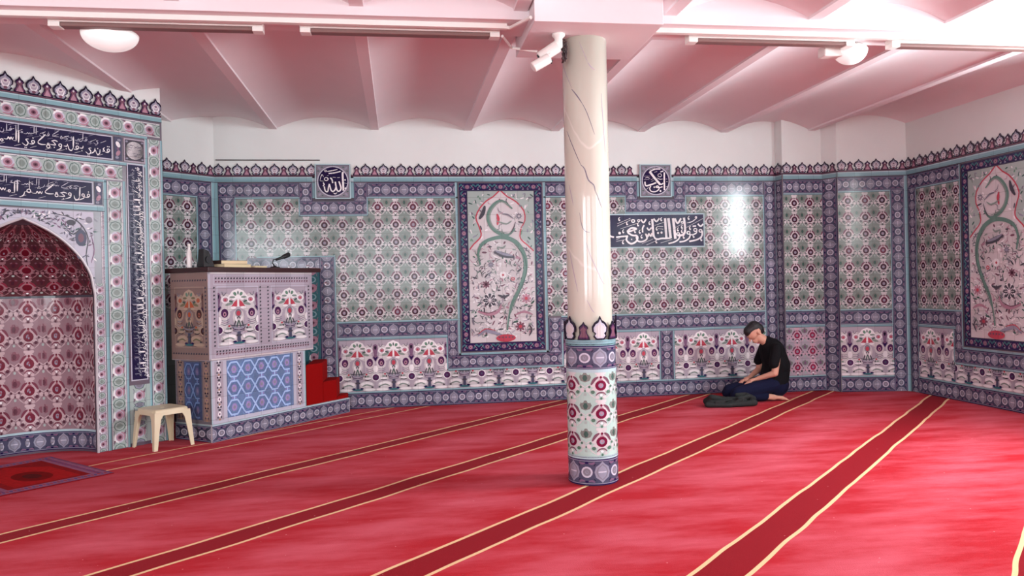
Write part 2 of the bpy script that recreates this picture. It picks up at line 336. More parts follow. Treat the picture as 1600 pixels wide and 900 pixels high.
AR.ell(0, .29, .06, .09, 'cream').poly([(-.105, .5), (-.05, .47), (.05, .47), (.105, .5), (.06, .565), (0, .59), (-.06, .565)], 'white')
AR.ell(.032, .535, .016, .022, 'green', True, -.5).ell(.06, .5, .03, .012, 'gg', True).ell(0, .545, .008, .022, 'dgreen', n=6).ell(.09, .43, .045, .014, 'gg', True, -.3).ell(.085, .46, .035, .01, 'dgreen', True, .3)
AR.ell(.13, .475, .042, .038, 'white', True).ell(.13, .475, .027, .025, 'pink', True).ell(.132, .472, .013, .012, 'red', True, n=6)
AR.ell(0, .44, .055, .045, 'cream').poly([(.01, .475), (.04, .45), (.072, .402), (.012, .402)], 'red', True).rect(-.01, .4, .01, .48, 'white').ell(.05, .39, .03, .014, 'white', True)
AR.ell(0, .335, .034, .042, 'grey').ell(0, .33, .022, .028, 'red', n=8)
AR.ell(.14, .335, .037, .047, 'plum', True, n=12).ell(.14, .325, .018, .026, 'pink', True, n=8).ell(.14, .325, .008, .014, 'ink', True, n=5)
for k_ in range(3): AR.stroke([(.095, .27 - k_ * .02), (.14, .255 - k_ * .022), (.185, .27 - k_ * .02)], .008, 'mauve' if k_ % 2 else 'grey', True)
AR.poly([(.205, .55), (.185, .54), (.175, .5), (.19, .42), (.172, .39), (.205, .345)], 'mauve', True).poly([(.205, .53), (.19, .52), (.196, .49), (.205, .485)], 'ink', True).poly([(.205, .39), (.175, .41), (.205, .345)], 'navy', True).stroke([(.165, .56), (.15, .52), (.12, .55)], .012, 'grey', True)
AR.stroke([(0, .3), (.03, .25), (.05, .19)], .014, 'dark', True).stroke([(0, .26), (.012, .22), (.02, .18)], .012, 'dgreen', True).ell(.028, .27, .012, .03, 'white', True, -.3)
for k_ in range(4): AR.stroke([(0, .2 - k_ * .022), (.05, .2 - k_ * .018), (.09 - k_ * .012, .215 - k_ * .014)], .010, ('dark', 'lilac', 'plum', 'grey')[k_], True)
AR.rect(-.016, .03, .016, .14, 'purp').ell(0, .1, .03, .012, 'dark', n=8).ell(0, .02, .06, .012, 'teal').ell(.045, .035, .02, .01, 'navy', True)
AR.ell(.1, .2, .012, .012, 'red', True, n=6).ell(.115, .175, .018, .01, 'gg', True).ell(.085, .175, .01, .012, 'dark', True, n=6)
AR.ell(.115, .138, .038, .012, 'ink', True, n=8).ell(.115, .148, .042, .012, 'white', True, n=8)
AR.ell(.1, .085, .07, .026, 'white', True).stroke([(.05, .06), (.1, .078), (.165, .06)], .018, 'gg', True).ell(.165, .05, .014, .01, 'dark', True, n=6).ell(.13, .02, .07, .014, 'white', True)
AR.ell(.205, .26, .03, .045, 'white', False, n=6).ell(-.205, .26, .03, .045, 'white', False, n=6)
AR.ell(.205, .162, .048, .048, 'white', True).ell(.205, .162, .037, .037, 'plum', True, n=14).ell(.205, .162, .014, .014, 'purp', True, n=6)
RO = Motif()     # rosette and ogee border of the mihrab, repeat 0.2, 0.14 wide
RO.ell(0, 0, .05, .044, 'ring', n=12).stroke([(-.045, .01), (-.02, .042), (.03, .038)], .018, 'white').stroke([(.045, -.01), (.02, -.042), (-.03, -.038)], .018, 'pink')
RO.ell(0, 0, .034, .031, 'pink', n=12).ell(0, 0, .020, .018, 'dpink', n=8).ell(0, 0, .010, .009, 'maroon', n=6).ell(.04, -.048, .018, .009, 'dpink', rot=-.4, n=6).ell(-.04, .048, .018, .009, 'dpink', rot=-.4, n=6)
RO.poly([(.056, 0), (.068, .036), (.1, .052), (.1, -.052), (.068, -.036)], 'dgreen', True).poly([(.061, 0), (.072, .032), (.1, .046), (.1, -.046), (.072, -.032)], 'ggl', True).poly([(.074, 0), (.084, .02), (.1, .03), (.1, -.03), (.084, -.02)], 'gg', True)
RO.stroke([(.02, .056), (.05, .05), (.066, .06)], .008, 'grey', True).stroke([(.02, -.056), (.05, -.05), (.066, -.06)], .008, 'grey', True)
def palmette(big, c_in='lgrey'):
    m_ = Motif()
    if big:
        o_ = [(-.03, 0), (-.05, .02), (-.035, .035), (-.056, .05), (-.058, .078), (-.04, .102), (-.014, .116), (0, .14)]
    else:
        o_ = [(-.045, 0), (-.042, .018), (-.026, .04), (-.022, .062), (-.034, .076), (-.026, .09), (-.012, .098), (0, .116)]
    o_ = o_ + [(-x, y) for x, y in reversed(o_[:-1])]; m_.out = o_
    sc = lambda k, dy=0: [(x * k, .055 + (y - .055) * k + dy) for x, y in o_]
    m_.poly(o_, 'ink').poly(sc(.80, -.002), 'lilac' if big else 'plum').poly([p for p in sc(.62, -.004)], c_in if big else 'dpink')
    if big: m_.ell(0, .07, .024, .018, 'cream').ell(0, .07, .014, .009, 'mauve', n=6).stroke([(-.03, .07), (-.018, .035), (.018, .035), (.03, .07)], .009, 'white').ell(0, .02, .016, .012, 'dpink', n=6)
    else: m_.ell(0, .078, .009, .009, 'cream', n=6).poly([(-.028, .006), (.028, .006), (0, .055)], 'pink')
    return m_
PALM = palmette(True); TREF = palmette(False)
LINK = Motif().stroke([(-.06, .055), (-.056, .02), (-.048, .006)], .010, 'ring').stroke([(.06, .055), (.056, .02), (.048, .006)], .010, 'ring')

def flower_field(A, u0, v0, u1, v1, uc, vc, pu=.205, pv=.205, skip=(), pal=None, bg='gg', hot=0.25):
    A.rect(u0, v0, u1, v1, (pal or {}).get('bg', bg), 0)
    i0 = math.floor((u0 - uc) / pu - .5); i1 = math.ceil((u1 - uc) / pu + .5); j0 = math.floor((v0 - vc) / pv - .5); j1 = math.ceil((v1 - vc) / pv + .5)
    for i in range(i0, i1 + 1):
        for j in range(j0, j1 + 1):
            x, y = uc + i * pu, vc + j * pv
            cl = (max(u0, x - pu / 2), max(v0, y - pv / 2), min(u1, x + pu / 2), min(v1, y + pv / 2))
            if cl[2] - cl[0] < .004 or cl[3] - cl[1] < .004: continue
            if any(cl[0] >= q[0] and cl[2] <= q[2] and cl[1] >= q[1] and cl[3] <= q[3] for q in skip): continue
            p = dict(pal or {})
            if random.random() < hot and 'maroon' not in p: p['maroon'] = random.choice([rgb(92, 30, 54), rgb(52, 22, 38), rgb(108, 40, 64)])
            A.stamp(FL, x, y, pu / .2, pv / .2, clip=cl, jit=J(), pal=p)
def border(A, u0, v0, u1, v1, mo=None, bg='purp', pal=None, lines=('navy', 'lilac'), per=.2, wid=.17, L=0):
    mo = mo or BO; hor = (u1 - u0) >= (v1 - v0); Ln = (u1 - u0) if hor else (v1 - v0); W = (v1 - v0) if hor else (u1 - u0)
    A.base += L; A.rect(u0, v0, u1, v1, bg, 0); n = max(1, round(Ln / per)); st = Ln / n; cl = (u0, v0, u1, v1)
    for i in range(n):
        c = (i + .5) * st
        x, y = (u0 + c, (v0 + v1) / 2) if hor else ((u0 + u1) / 2, v0 + c)
        A.stamp(mo, x, y, st / .2, W / wid, 0 if hor else PI / 2, clip=cl, jit=J(), pal=pal)
    e = .008 * W / .17; g = .005
    for (a, b, c, d) in (((u0, v0, u1, v0 + e), (u0, v1 - e, u1, v1)) if hor else ((u0, v0, u0 + e, v1), (u1 - e, v0, u1, v1))): A.rect(a, b, c, d, lines[0], 9)
    for (a, b, c, d) in (((u0, v0 + e, u1, v0 + e + g), (u0, v1 - e - g, u1, v1 - e)) if hor else ((u0 + e, v0, u0 + e + g, v1), (u1 - e - g, v0, u1 - e, v1))): A.rect(a, b, c, d, lines[1], 9)
    A.base -= L
def arab(A, u0, v0, u1, v1, n, phase=0.0, vb=None, h=.6, pal=None):
    """lower arabesque panel; n repeats across, phase shifts the centre"""
    A.rect(u0, v0, u1, v1, 'lgrey', 0); st = (u1 - u0) / n; vb = v0 if vb is None else vb
    for i in range(-1, int(math.ceil(n)) + 2):
        x = u0 + (i + .5 + phase) * st
        if x + st / 2 <= u0 or x - st / 2 >= u1: continue
        A.stamp(AR, x, vb, st / .41, h / .6, clip=(max(u0, x - st / 2), v0, min(u1, x + st / 2), v1), jit=J(), pal=pal)
def bar(A, u0, v0, u1, v1, c='cyan'):
    """plain glazed edging strip with a pale and a dark line"""
    A.rect(u0, v0, u1, v1, c, 0); hor = (u1 - u0) > (v1 - v0); w_ = (v1 - v0) if hor else (u1 - u0); k = w_ * .2
    if hor: A.rect(u0, v1 - k, u1, v1, 'lcyan', 2); A.rect(u0, v0, u1, v0 + k * .7, 'dark', 2)
    else: A.rect(u0, v0, u0 + k, v1, 'lcyan', 2); A.rect(u1 - k * .7, v0, u1, v1, 'dark', 2)
def cornice(parent, u0, u1, z=2.71, skip=(), per=.207, hs=1.0, name='crenellation_tiles', first=True, mat=None):
    """row of palmette tiles: a low band with cut-out palmettes, 12 mm thick"""
    A = Art(.0005 + .014); B = MB(); n = max(1, round((u1 - u0) / (per / 2))); st = (u1 - u0) / n
    t = .014
    def slab(pts): # prism in the wall plane
        k = len(pts); B.add([(x, -t, y) for x, y in pts] + [(x, 0, y) for x, y in pts], [tuple(range(k)), tuple(reversed(range(k, 2 * k)))] + [(i, k + i, k + (i + 1) % k, (i + 1) % k) for i in range(k)])
    segs = []; a = u0
    for s0, s1 in sorted(skip):
        if s0 > a: segs.append((a, s0))
        a = s1
    if a < u1: segs.append((a, u1))
    for a, b in segs:
        slab([(a, z), (b, z), (b, z + .022), (a, z + .022)]); A.rect(a, z, b, z + .022, 'dpink', 0); A.rect(a, z, b, z + .006, 'ink', 1)
        A.rect(a, z + .016, b, z + .022, 'ink', 1)
    for i in range(n):
        x = u0 + (i + .5) * st; big = (i % 2 == (0 if first else 1)); mo = PALM if big else TREF
        sx = st / .1035
        if any(s0 - .02 < x < s1 + .02 for s0, s1 in skip): continue
        cl = (u0, z, u1, z + 1)
        pts = clip_poly([(x + px * sx, z + .018 + py * hs) for px, py in mo.out], *cl)
        slab(pts); A.stamp(mo, x, z + .018, sx, hs, clip=cl, jit=J(), L=2)
    o = B.build('crenellation_backing', M_INK, parent); o.name = name
    A.build('palmette_glaze', o)
    return o
M_INK = simple('dark_glazed_edge', rgb(92, 78, 92), 0.3, 0.5, 12, 0.1)

class Wall:
    """plaster wall from P0 to P1 (room on the right-hand side), with its own local frame"""
    def __init__(s, name, P0, P1, openings=(), z1=CEIL_TOP, t=.25, z0=0.0):
        s.L = math.hypot(P1[0] - P0[0], P1[1] - P0[1]); s.a = math.atan2(P1[1] - P0[1], P1[0] - P0[0])
        b = MB(); us = [0]
        for o in openings: us += [o[0], o[1]]
        us.append(s.L)
        for i in range(0, len(us), 2): b.box(us[i], 0, z0, us[i + 1], t, z1)
        for o in openings: b.box(o[0], 0, z0, o[1], t, o[2]); b.box(o[0], 0, o[3], o[1], t, z1)
        s.o = b.build(name, M_PLASTER); s.o.location = (P0[0], P0[1], 0); s.o.rotation_euler = (0, 0, s.a); props(s.o, kind='structure')

# ------------------------------------------------------------------ room shell
fl = MB(); fl.box(XL - 4, YN - .3, -.12, XR + .3, 10.2, 0); fo = fl.build('floor', M_CARPET); props(fo, kind='structure')
# vaulted ceiling: shallow barrel vaults on narrow ribs that run away from the camera
RIBS = [-7.0, -5.85, -4.7, -3.58, -2.45, -1.39, -0.235, 0.86, 1.92, 3.0, 4.08, 5.17, 6.27]
prof = []
RZ = 3.262; RISE = .125
for a, b in zip(RIBS[:-1], RIBS[1:]):
    hw = .046; prof += [(a - hw, RZ), (a + hw, RZ)]
    x0_, x1_ = a + hw, b - hw
    prof.append((x0_ + .002, RZ + .018))
    for k in range(1, 16):
        t_ = k / 16; prof.append((x0_ + (x1_ - x0_) * t_, RZ + .018 + RISE * math.sin(PI * t_) ** 0.9))
    prof.append((x1_ - .002, RZ + .018))
prof += [(RIBS[-1] - .046, RZ), (RIBS[-1] + .1, RZ)]
vs = []; fs = []; n = len(prof)
for y in (YN - .2, 10.2):
    vs += [(x, y, z) for x, z in prof]
fs += [(i, i + 1, n + i + 1, n + i) for i in range(n - 1)]
k = len(vs); xa, xb = prof[0][0], prof[-1][0]
vs += [(xa, YN - .2, CEIL_TOP), (xb, YN - .2, CEIL_TOP), (xa, 10.2, CEIL_TOP), (xb, 10.2, CEIL_TOP)]
fs += [(k, k + 1, k + 3, k + 2), (0, n, k + 2, k), (n - 1, k + 1, k + 3, 2 * n - 1)]
fs += [tuple(list(range(n)) + [k + 1, k]), tuple(list(range(2 * n - 1, n - 1, -1)) + [k + 2, k + 3])]
ce = MB().add(vs, fs).build('ceiling', M_CEIL); props(ce, kind='structure')
for p_ in ce.data.polygons:
    if len(p_.vertices) == 4: p_.use_smooth = True
ce.data.set_sharp_from_angle(angle=math.radians(16))
# cross beam and column head
bm_ = MB().box(-6.3, 5.22, 3.205, 6.22, 5.58, 3.42).build('trim_1', M_CEIL, bevel=.004); props(bm_, kind='structure')

W_back = Wall('wall_back', (-2.05, 9.27), (4.75, 9.27))
W_left = Wall('wall_left', (-6.4, 4.92), (-2.05, 9.27))
W_st1 = Wall('wall_pier_side', (4.75, 9.27), (4.765, 9.12), t=.06)
W_p1 = Wall('wall_pier', (4.765, 9.12), (5.29, 9.12))
W_st2 = Wall('wall_recess_side', (5.29, 9.12), (5.385, 8.93), t=.06)
W_p2 = Wall('wall_corner', (5.385, 8.93), (6.2, 8.76))
W_right = Wall('wall_right', (6.2, 8.76), (6.2, YN), openings=[(8.76 - b, 8.76 - a, *(WZ if a > 4 else WZ2)) for a, b in WIN_R])
W_near = Wall('wall_near', (6.2, YN), (-6.4, YN), openings=[(6.2 - b, 6.2 - a, *WZ2) for a, b in reversed(WIN_FILL)])
W_far = Wall('wall_far_left', (-6.4, YN), (-6.4, 4.92))
# window frames (all out of view; those behind the camera are added for fill)
wi = 0
def unseen_window(mat4, w_, h_):
    global wi; wi += 1
    b = MB(); q = .05
    for x0_, x1_, z0_, z1_ in ((0, w_, 0, q), (0, w_, h_ - q, h_), (0, q, q, h_ - q), (w_ - q, w_, q, h_ - q), (w_ / 2 - .03, w_ / 2 + .03, q, h_ - q))[:5 if w_ > 1.5 else 4]: b.box(x0_, .1, z0_, x1_, .16, z1_)
    o = b.build('unseen_window_%d' % wi, M_WHITE); o.matrix_world = mat4; props(o, kind='structure')
for a, b in WIN_R: unseen_window(Matrix.Translation((XR, b, (WZ if a > 4 else WZ2)[0])) @ Matrix.Rotation(-PI / 2, 4, 'Z'), b - a, WZ[1] - (WZ if a > 4 else WZ2)[0])
for a, b in WIN_FILL: unseen_window(Matrix.Translation((b, YN, WZ2[0])) @ Matrix.Rotation(PI, 4, 'Z'), b - a, WZ2[1] - WZ2[0])

# ------------------------------------------------------------------ tile cladding, back wall (local u = x + 2.05)
def slab(parent, u0, v0, u1, v1, t=.0095, name='tile_backing'):
    return MB().box(u0, -t, v0, u1, 0, v1).build(name, M_INK, parent)
def U(x): return x + 2.05
wo = W_back.o
slab(wo, .002, 0.002, 6.798, 2.71)
A = Art(.010)
skipb = [(U(.72), .6, U(1.75), 2.64), (U(2.1), 1.84, U(3.78), 2.24), (U(-2.05), 0, U(-.74), 1.72), (U(-1.1), 2.26, U(-.35), 2.7), (U(2.8), 2.28, U(3.52), 2.7)]
flower_field(A, U(-1.82), 1.02, U(.70), 2.455, U(.60), 1.1225, skip=skipb)
flower_field(A, U(1.76), 1.02, U(4.58), 2.455, U(4.478), 1.1225, pu=.2056, skip=skipb)
A.build('flower_tiles', wo)
A = Art(.010)
arab(A, U(-.70), .20, U(.55), .80, 3)
arab(A, U(.55), .20, U(1.97), .41, 3.45, vb=.20)
arab(A, U(1.97), .20, U(3.17), .80, 3)
arab(A, U(3.37), .20, U(4.58), .80, 3, phase=.35)
A.build('arabesque_tiles', wo)
A = Art(.0125)
G = {'lilac': 'gg', 'grey': 'dgreen', 'mauve': 'red', 'purp': 'teal'}
# green patterned tiles seen beside the pulpit, below the stepped border
A.rect(U(-1.7), .5, U(-.9), 1.66, 'teal', 0)
for i in range(4):
    for j in range(6): A.stamp(RO, U(-.985) - i * .2, .62 + j * .2, 1, 1, PI / 2, clip=(U(-1.7), .5, U(-.9), 1.66), pal={'mauve': 'red', 'ggl': 'cyan', 'gg': 'teal', 'ring': 'pink'})
border(A, U(-.9), .38, U(-.73), 1.78); border(A, U(-1.7), 1.61, U(-.9), 1.78)
border(A, U(-.75), 0.005, U(4.75), .18); 
border(A, U(-2.05), 2.475, U(-1.12), 2.64); border(A, U(-.33), 2.475, U(.72), 2.64); border(A, U(1.755), 2.475, U(2.79), 2.64); border(A, U(3.54), 2.475, U(4.57), 2.64)
border(A, U(-2.0), 1.2, U(-1.83), 2.475)
for c in (-.725, 3.165):
    border(A, U(c - .39), 2.27, U(c + .39), 2.43, L=12); border(A, U(c - .39), 2.43, U(c - .235), 2.64, L=12); border(A, U(c + .235), 2.43, U(c + .39), 2.64, L=12)
border(A, U(-.70), .835, U(.565), 1.0); border(A, U(.565), .43, U(.69), 1.0, L=12); border(A, U(.565), .43, U(1.945), .585, L=24); border(A, U(1.79), .585, U(1.945), 1.0, L=12)
border(A, U(1.945), .83, U(4.57), 1.0)
border(A, U(3.19), .20, U(3.35), .80); border(A, U(4.585), .18, U(4.735), 2.64)
A.build('border_tiles', wo)
A = Art(.0165)
bar(A, U(-2.05), 2.645, U(4.75), 2.71); bar(A, U(-2.05), .0, U(-2.005), 2.645)
for q in ((-1.83, 2.455, -1.11, 2.475), (-.33, 2.455, .72, 2.475), (1.755, 2.455, 2.78, 2.475), (3.55, 2.455, 4.58, 2.475), (-1.115, 2.25, -.335, 2.27), (2.775, 2.25, 3.555, 2.27),
          (-.715, 1.0, .70, 1.022), (-.715, .80, .565, .835), (1.945, 1.0, 4.58, 1.022), (1.965, .80, 4.58, .83), (-.73, .18, 4.585, .20), (.565, .405, 1.965, .43), (.69, .585, 1.79, .615)):
    bar(A, U(q[0]), q[1], U(q[2]), q[3])
for q in ((-1.83, 1.4, -1.815, 2.46), (-1.12, 2.25, -1.105, 2.475), (-.345, 2.25, -.33, 2.475), (2.77, 2.25, 2.785, 2.475), (3.545, 2.25, 3.56, 2.475), (-.73, .2, -.715, 1.8), (.55, .43, .567, .8),
          (.69, .585, .722, 2.64), (1.75, .585, 1.785, 2.64), (1.945, .43, 1.967, .83), (3.17, .2, 3.19, .8), (3.35, .2, 3.37, .8), (4.565, .2, 4.585, 2.47), (4.735, 0, 4.75, 2.64)):
    bar(A, U(q[0]), q[1], U(q[2]), q[3])
bar(A, U(-1.6), 1.78, U(-.715), 1.795)
for c in (-.725, 3.165): bar(A, U(c - .235), 2.425, U(c + .235), 2.71)
A.build('edging_tiles', wo)
cornice(wo, 0.0, 6.8, skip=[(U(-.725) - .205, U(-.725) + .205), (U(3.165) - .2, U(3.165) + .2)])

# left return wall (45 degrees): tiles on its last 0.75 m
wo = W_left.o; L_ = W_left.L
slab(wo, L_ - 1.3, 0.002, L_ - .002, 2.71)
A = Art(.010); flower_field(A, L_ - 1.3, .2, L_ - .24, 2.455, L_ - .345, 1.1225, skip=[(0, 0, 9, 1.3)]); A.build('flower_tiles', wo)
A = Art(.0125); border(A, L_ - 1.3, 2.475, L_ - .055, 2.64); border(A, L_ - .22, 1.2, L_ - .055, 2.475); A.build('border_tiles', wo)
A = Art(.0165); bar(A, L_ - 1.3, 2.645, L_, 2.71); bar(A, L_ - .05, 0, L_ - .004, 2.645); bar(A, L_ - .24, 1.2, L_ - .22, 2.475); bar(A, L_ - 1.3, 2.455, L_ - .22, 2.475); A.build('edging_tiles', wo)
cornice(wo, L_ - 1.24, L_ - .002)

# pier face, recess side and corner face
def small_face(W, nflow, vb_left, vb_right, low='flower', cyl=0, cyr=0, uc=None, lower_n=1.5, phase=.2):
    wo = W.o; L_ = W.L; slab(wo, .002, 0.002, L_ - .002, 2.71)
    a, b = vb_left + cyl, L_ - vb_right - cyr
    A = Art(.010)
    if nflow: flower_field(A, a, 1.02, b, 2.455, a + .16 if uc is None else uc, 1.1225)
    if low == 'flower': flower_field(A, a, .2, b, .80, a + .16 if uc is None else uc, .3, pv=.2, pal={'cream': rgb(206, 170, 184), 'gg': 'lgrey', 'maroon': rgb(150, 40, 74), 'bg': 'lgrey', 'dgreen': 'mauve'})
    elif low: arab(A, a, .2, b, .80, lower_n, phase=phase)
    if A.f: A.build('flower_tiles', wo)
    A = Art(.0125)
    border(A, a, .005, b, .18); border(A, a, .835, b, 1.0); border(A, cyl, 2.475, L_ - cyr, 2.64)
    if vb_left: border(A, cyl, .18 if vb_left < .1 else .005, a, 2.475)
    if vb_right: border(A, b, .005, b + vb_right, 2.475)
    A.build('border_tiles', wo)
    A = Art(.0165); bar(A, 0, 2.645, L_, 2.71)
    for z0_, z1_ in ((.18, .2), (.8, .835), (1.0, 1.022), (2.455, 2.475)): bar(A, a, z0_, b, z1_)
    if cyr: bar(A, L_ - cyr, 0, L_, 2.645)
    if vb_right: bar(A, b - .012, .2, b, 2.47)
    A.build('edging_tiles', wo); cornice(wo, 0, L_)
small_face(W_p1, 2.5, 0, 0, 'flower', cyl=.0, uc=.145)
small_face(W_p2, 3, 0.0, .16, 'arab', cyr=.04, uc=.12, lower_n=1.5, phase=.25)
for W in (W_st1, W_st2):
    slab(W.o, .001, 0.002, W.L - .001, 2.71)
    A = Art(.010); border(A, 0, .005, W.L, 2.64); bar(A, 0, 2.645, W.L, 2.71); A.build('border_tiles', W.o); cornice(W.o, 0, W.L)

# right wall: u grows towards the camera from the corner
wo = W_right.o; s_ = 3.25
slab(wo, .002, 0.002, s_, 2.71)
A = Art(.010); flower_field(A, .19, 1.02, .92, 2.455, .29, 1.1225, pu=.19); flower_field(A, 2.02, 1.02, s_, 2.455, 2.12, 1.1225)
arab(A, .19, .2, .80, .8, 1.5, phase=0); arab(A, .80, .2, 2.2, .41, 3.4, phase=0); arab(A, 2.2, .2, s_, .8, 2.5); A.build('flower_tiles', wo)
A = Art(.0125); border(A, .04, .005, .18, 2.475); border(A, .04, 2.475, .93, 2.64); border(A, 2.02, 2.475, s_, 2.64); border(A, .18, .005, s_, .18); border(A, .18, .835, .8, 1.0)
border(A, .8, .43, .92, 1.0, L=12); border(A, .8, .43, 2.17, .585, L=24); border(A, 2.03, .585, 2.17, 1.0, L=12); border(A, 2.17, .835, s_, 1.0); A.build('border_tiles', wo)
A = Art(.0165); bar(A, .004, 0, .04, 2.645); bar(A, 0, 2.645, s_, 2.71)
for q in ((.18, .18, s_, .2), (.18, .8, .82, .835), (.18, 1.0, .92, 1.022), (.19, 2.455, .92, 2.475), (.8, .405, 2.19, .43), (.93, .585, 2.02, .615), (.92, .6, .94, 2.64), (2.0, .6, 2.03, 2.64), (.78, .43, .8, .8), (.18, .2, .192, 2.455)): bar(A, *q)
A.build('edging_tiles', wo); cornice(wo, 0, s_)

# thin cable moulding on the plaster above the left part
o = MB().tube([(-2.03, 9.262, 2.905), (-.87, 9.262, 2.905)], .006, 6).build('wall_cable', M_CABLE); props(o, 'thin grey cable run on white plaster above the left tile crest', 'cable')

# ------------------------------------------------------------------ framed tile pictures
def zp(x, y): return ((x - 90) * .800 / 350 - .4 , (822 - y) * 1.86 / 767)
def tree_panel(name, label, loc, rotz, mirror=False):
    T = thing(name, label, 'tile panel', loc, rotz)
    MB().box(-.51, -.018, 0, .51, 0, 2.03).build('backing', M_INK, T)
    A = Art(.0185)
    # frame of navy tiles with pink rosettes
    FR = Motif(); FR.ell(0, 0, .03, .03, 'mauve', n=10).ell(0, 0, .018, .018, 'pink', n=8).ell(0, 0, .008, .008, 'maroon', n=6)
    FR.stroke([(.035, -.02), (.07, .03), (.1, 0)], .02, 'teal', True).stroke([(.04, .028), (.08, -.02)], .012, 'pink', True).ell(.07, -.03, .014, .008, 'lilac', True, n=6)
    border(A, -.5, .01, .5, .115, FR, 'navy', lines=('ink', 'purp'), wid=.11); border(A, -.5, 1.92, .5, 2.02, FR, 'navy', lines=('ink', 'purp'), wid=.11)
    border(A, -.5, .115, -.4, 1.92, FR, 'navy', lines=('ink', 'purp'), wid=.11); border(A, .4, .115, .5, 1.92, FR, 'navy', lines=('ink', 'purp'), wid=.11)
    A.build('frame', T)
    rnd = random.Random(3); F = Motif(); F.rect(-.4, 0, .4, 1.805, 'ggl')
    P = lambda *q: [zp(a, b) for a, b in q]
    for i in range(150):     # loose foliage of the spandrels
        x, y = rnd.uniform(-.39, .39), rnd.uniform(1.12, 1.79); a = rnd.uniform(0, PI)
        F.ell(x, y, rnd.uniform(.014, .032), rnd.uniform(.006, .011), rnd.choice(['gg', 'green', 'white', 'grey', 'dgreen', 'cream', 'lilac']), rot=a, n=6)
    og = P((262, 72), (225, 105), (190, 125), (155, 160), (132, 205), (145, 245), (158, 285), (150, 310), (118, 338), (96, 365)) 
    ogr = P((434, 375), (400, 345), (372, 322), (362, 300), (370, 260), (390, 225), (386, 175), (345, 130), (300, 105))
    F.poly(og + [(-.4, 0), (.4, 0)] + ogr, 'cream')
    F.stroke(og, .016, 'red', taper=0, k=2).stroke(list(reversed(ogr + [og[0]])), .016, 'red', taper=0, k=2)
    for i in range(520):
        x = rnd.uniform(-.37, .37); y = rnd.uniform(.06, 1.72 if i % 3 == 0 else 1.2)
        if y > 1.12 and abs(x) > .26: continue
        a = rnd.uniform(0, PI)
        c = rnd.choice(['gg', 'grey', 'white', 'grey', 'dgreen', 'pink', 'dark', 'lgrey', 'white', 'dpink', 'dark', 'white'])
        if rnd.random() < .5: F.ell(x, y, rnd.uniform(.015, .04), rnd.uniform(.006, .013), c, rot=a, n=6)
        else:
            l = rnd.uniform(.04, .09); F.stroke([(x, y), (x + l * .5 * math.cos(a) - .02 * math.sin(a), y + l * .5 * math.sin(a) + .02 * math.cos(a)), (x + l * math.cos(a), y + l * math.sin(a))], .009, c, k=2)
    F.stroke(P((325, 165), (270, 125), (222, 150), (196, 200), (210, 250), (250, 285), (300, 295), (338, 262)), .042, (.13, .24, .2, 1), taper=1); F.stroke(P((320, 158), (270, 130), (228, 155), (204, 200), (216, 246), (252, 275), (298, 286)), .018, 'gg')
    F.stroke(P((150, 440), (140, 385), (165, 335), (225, 310), (290, 308), (350, 340), (385, 405), (385, 480), (355, 560), (315, 630), (292, 700), (285, 765)), .05, (.13, .24, .2, 1), taper=1, k=5)
    F.stroke(P((155, 420), (160, 370), (200, 330), (270, 320), (335, 350), (368, 410), (368, 480), (335, 560), (300, 640), (282, 740)), .014, 'cream', taper=1, k=4)
    F.stroke(P((330, 340), (378, 395), (392, 450), (388, 500), (350, 585), (305, 680)), .010, 'dgreen', k=4)
    def flower(x, y, r_, c1, c2, sp=0):
        cx, cy = zp(x, y); F.ell(cx, cy, r_ * 1.35, r_ * 1.35, 'white', n=12)
        for q in range(8): F.ell(cx + r_ * math.cos(q * PI / 4), cy + r_ * math.sin(q * PI / 4), r_ * .36, r_ * .36, c1, n=6)
        F.ell(cx, cy, r_ * .85, r_ * .85, c1, n=12).ell(cx, cy, r_ * .45, r_ * .45, c2, n=8)
        for q in range(sp): F.stroke([(cx, cy), (cx + r_ * math.cos(q * 2 * PI / sp), cy + r_ * math.sin(q * 2 * PI / sp))], .006, 'white', taper=0, k=1)
    flower(196, 615, .062, 'dark', 'plum', 10); flower(178, 537, .036, 'dpink', 'maroon'); flower(268, 492, .032, 'white', 'red'); flower(388, 610, .045, 'pink', 'red'); flower(354, 748, .045, 'dpink', 'red'); flower(358, 202, .030, 'grey', 'cream')
    flower(205, 440, .03, 'grey', 'lilac'); flower(320, 512, .02, 'red', 'cream')
    F.stroke(P((180, 150), (170, 185), (150, 215)), .045, 'dark').stroke(P((243, 190), (250, 215), (244, 245)), .032, 'red').stroke(P((225, 375), (270, 392), (330, 405)), .06, 'dark').stroke(P((230, 372), (272, 388), (320, 398)), .03, 'lilac')
    F.stroke(P((240, 352), (270, 358), (285, 345)), .022, 'gg').stroke(P((130, 668), (190, 685), (240, 670), (255, 635)), .035, 'pink').stroke(P((135, 665), (190, 678), (238, 660)), .012, 'dpink')
    F.stroke(P((130, 790), (165, 765), (215, 775), (260, 790)), .04, 'lilac').stroke(P((132, 780), (170, 755), (225, 765)), .012, 'red').stroke(P((330, 690), (375, 675), (420, 690)), .03, 'pink').stroke(P((400, 740), (415, 765), (400, 795)), .022, 'dark')
    F.stroke(P((240, 225), (290, 240), (320, 225)), .02, 'gg').stroke(P((270, 190), (300, 195), (330, 215)), .02, 'grey').stroke(P((310, 290), (330, 260), (340, 230)), .012, 'dark').stroke(P((240, 590), (270, 600), (300, 590)), .03, 'dark')
    F.ell(*zp(277, 803), .118, .045, 'red', n=18)
    for q in range(5): F.ell(zp(277, 803)[0] + (q - 2) * .04, zp(277, 803)[1] + .01, .014, .012, 'dpink', n=6)
    A = Art(.019, None, None, .000016); A.stamp(F, 0, .115, -1 if mirror else 1, 1, clip=(-.4, .115, .4, 1.92)); A.build('picture_field', T)
    return T
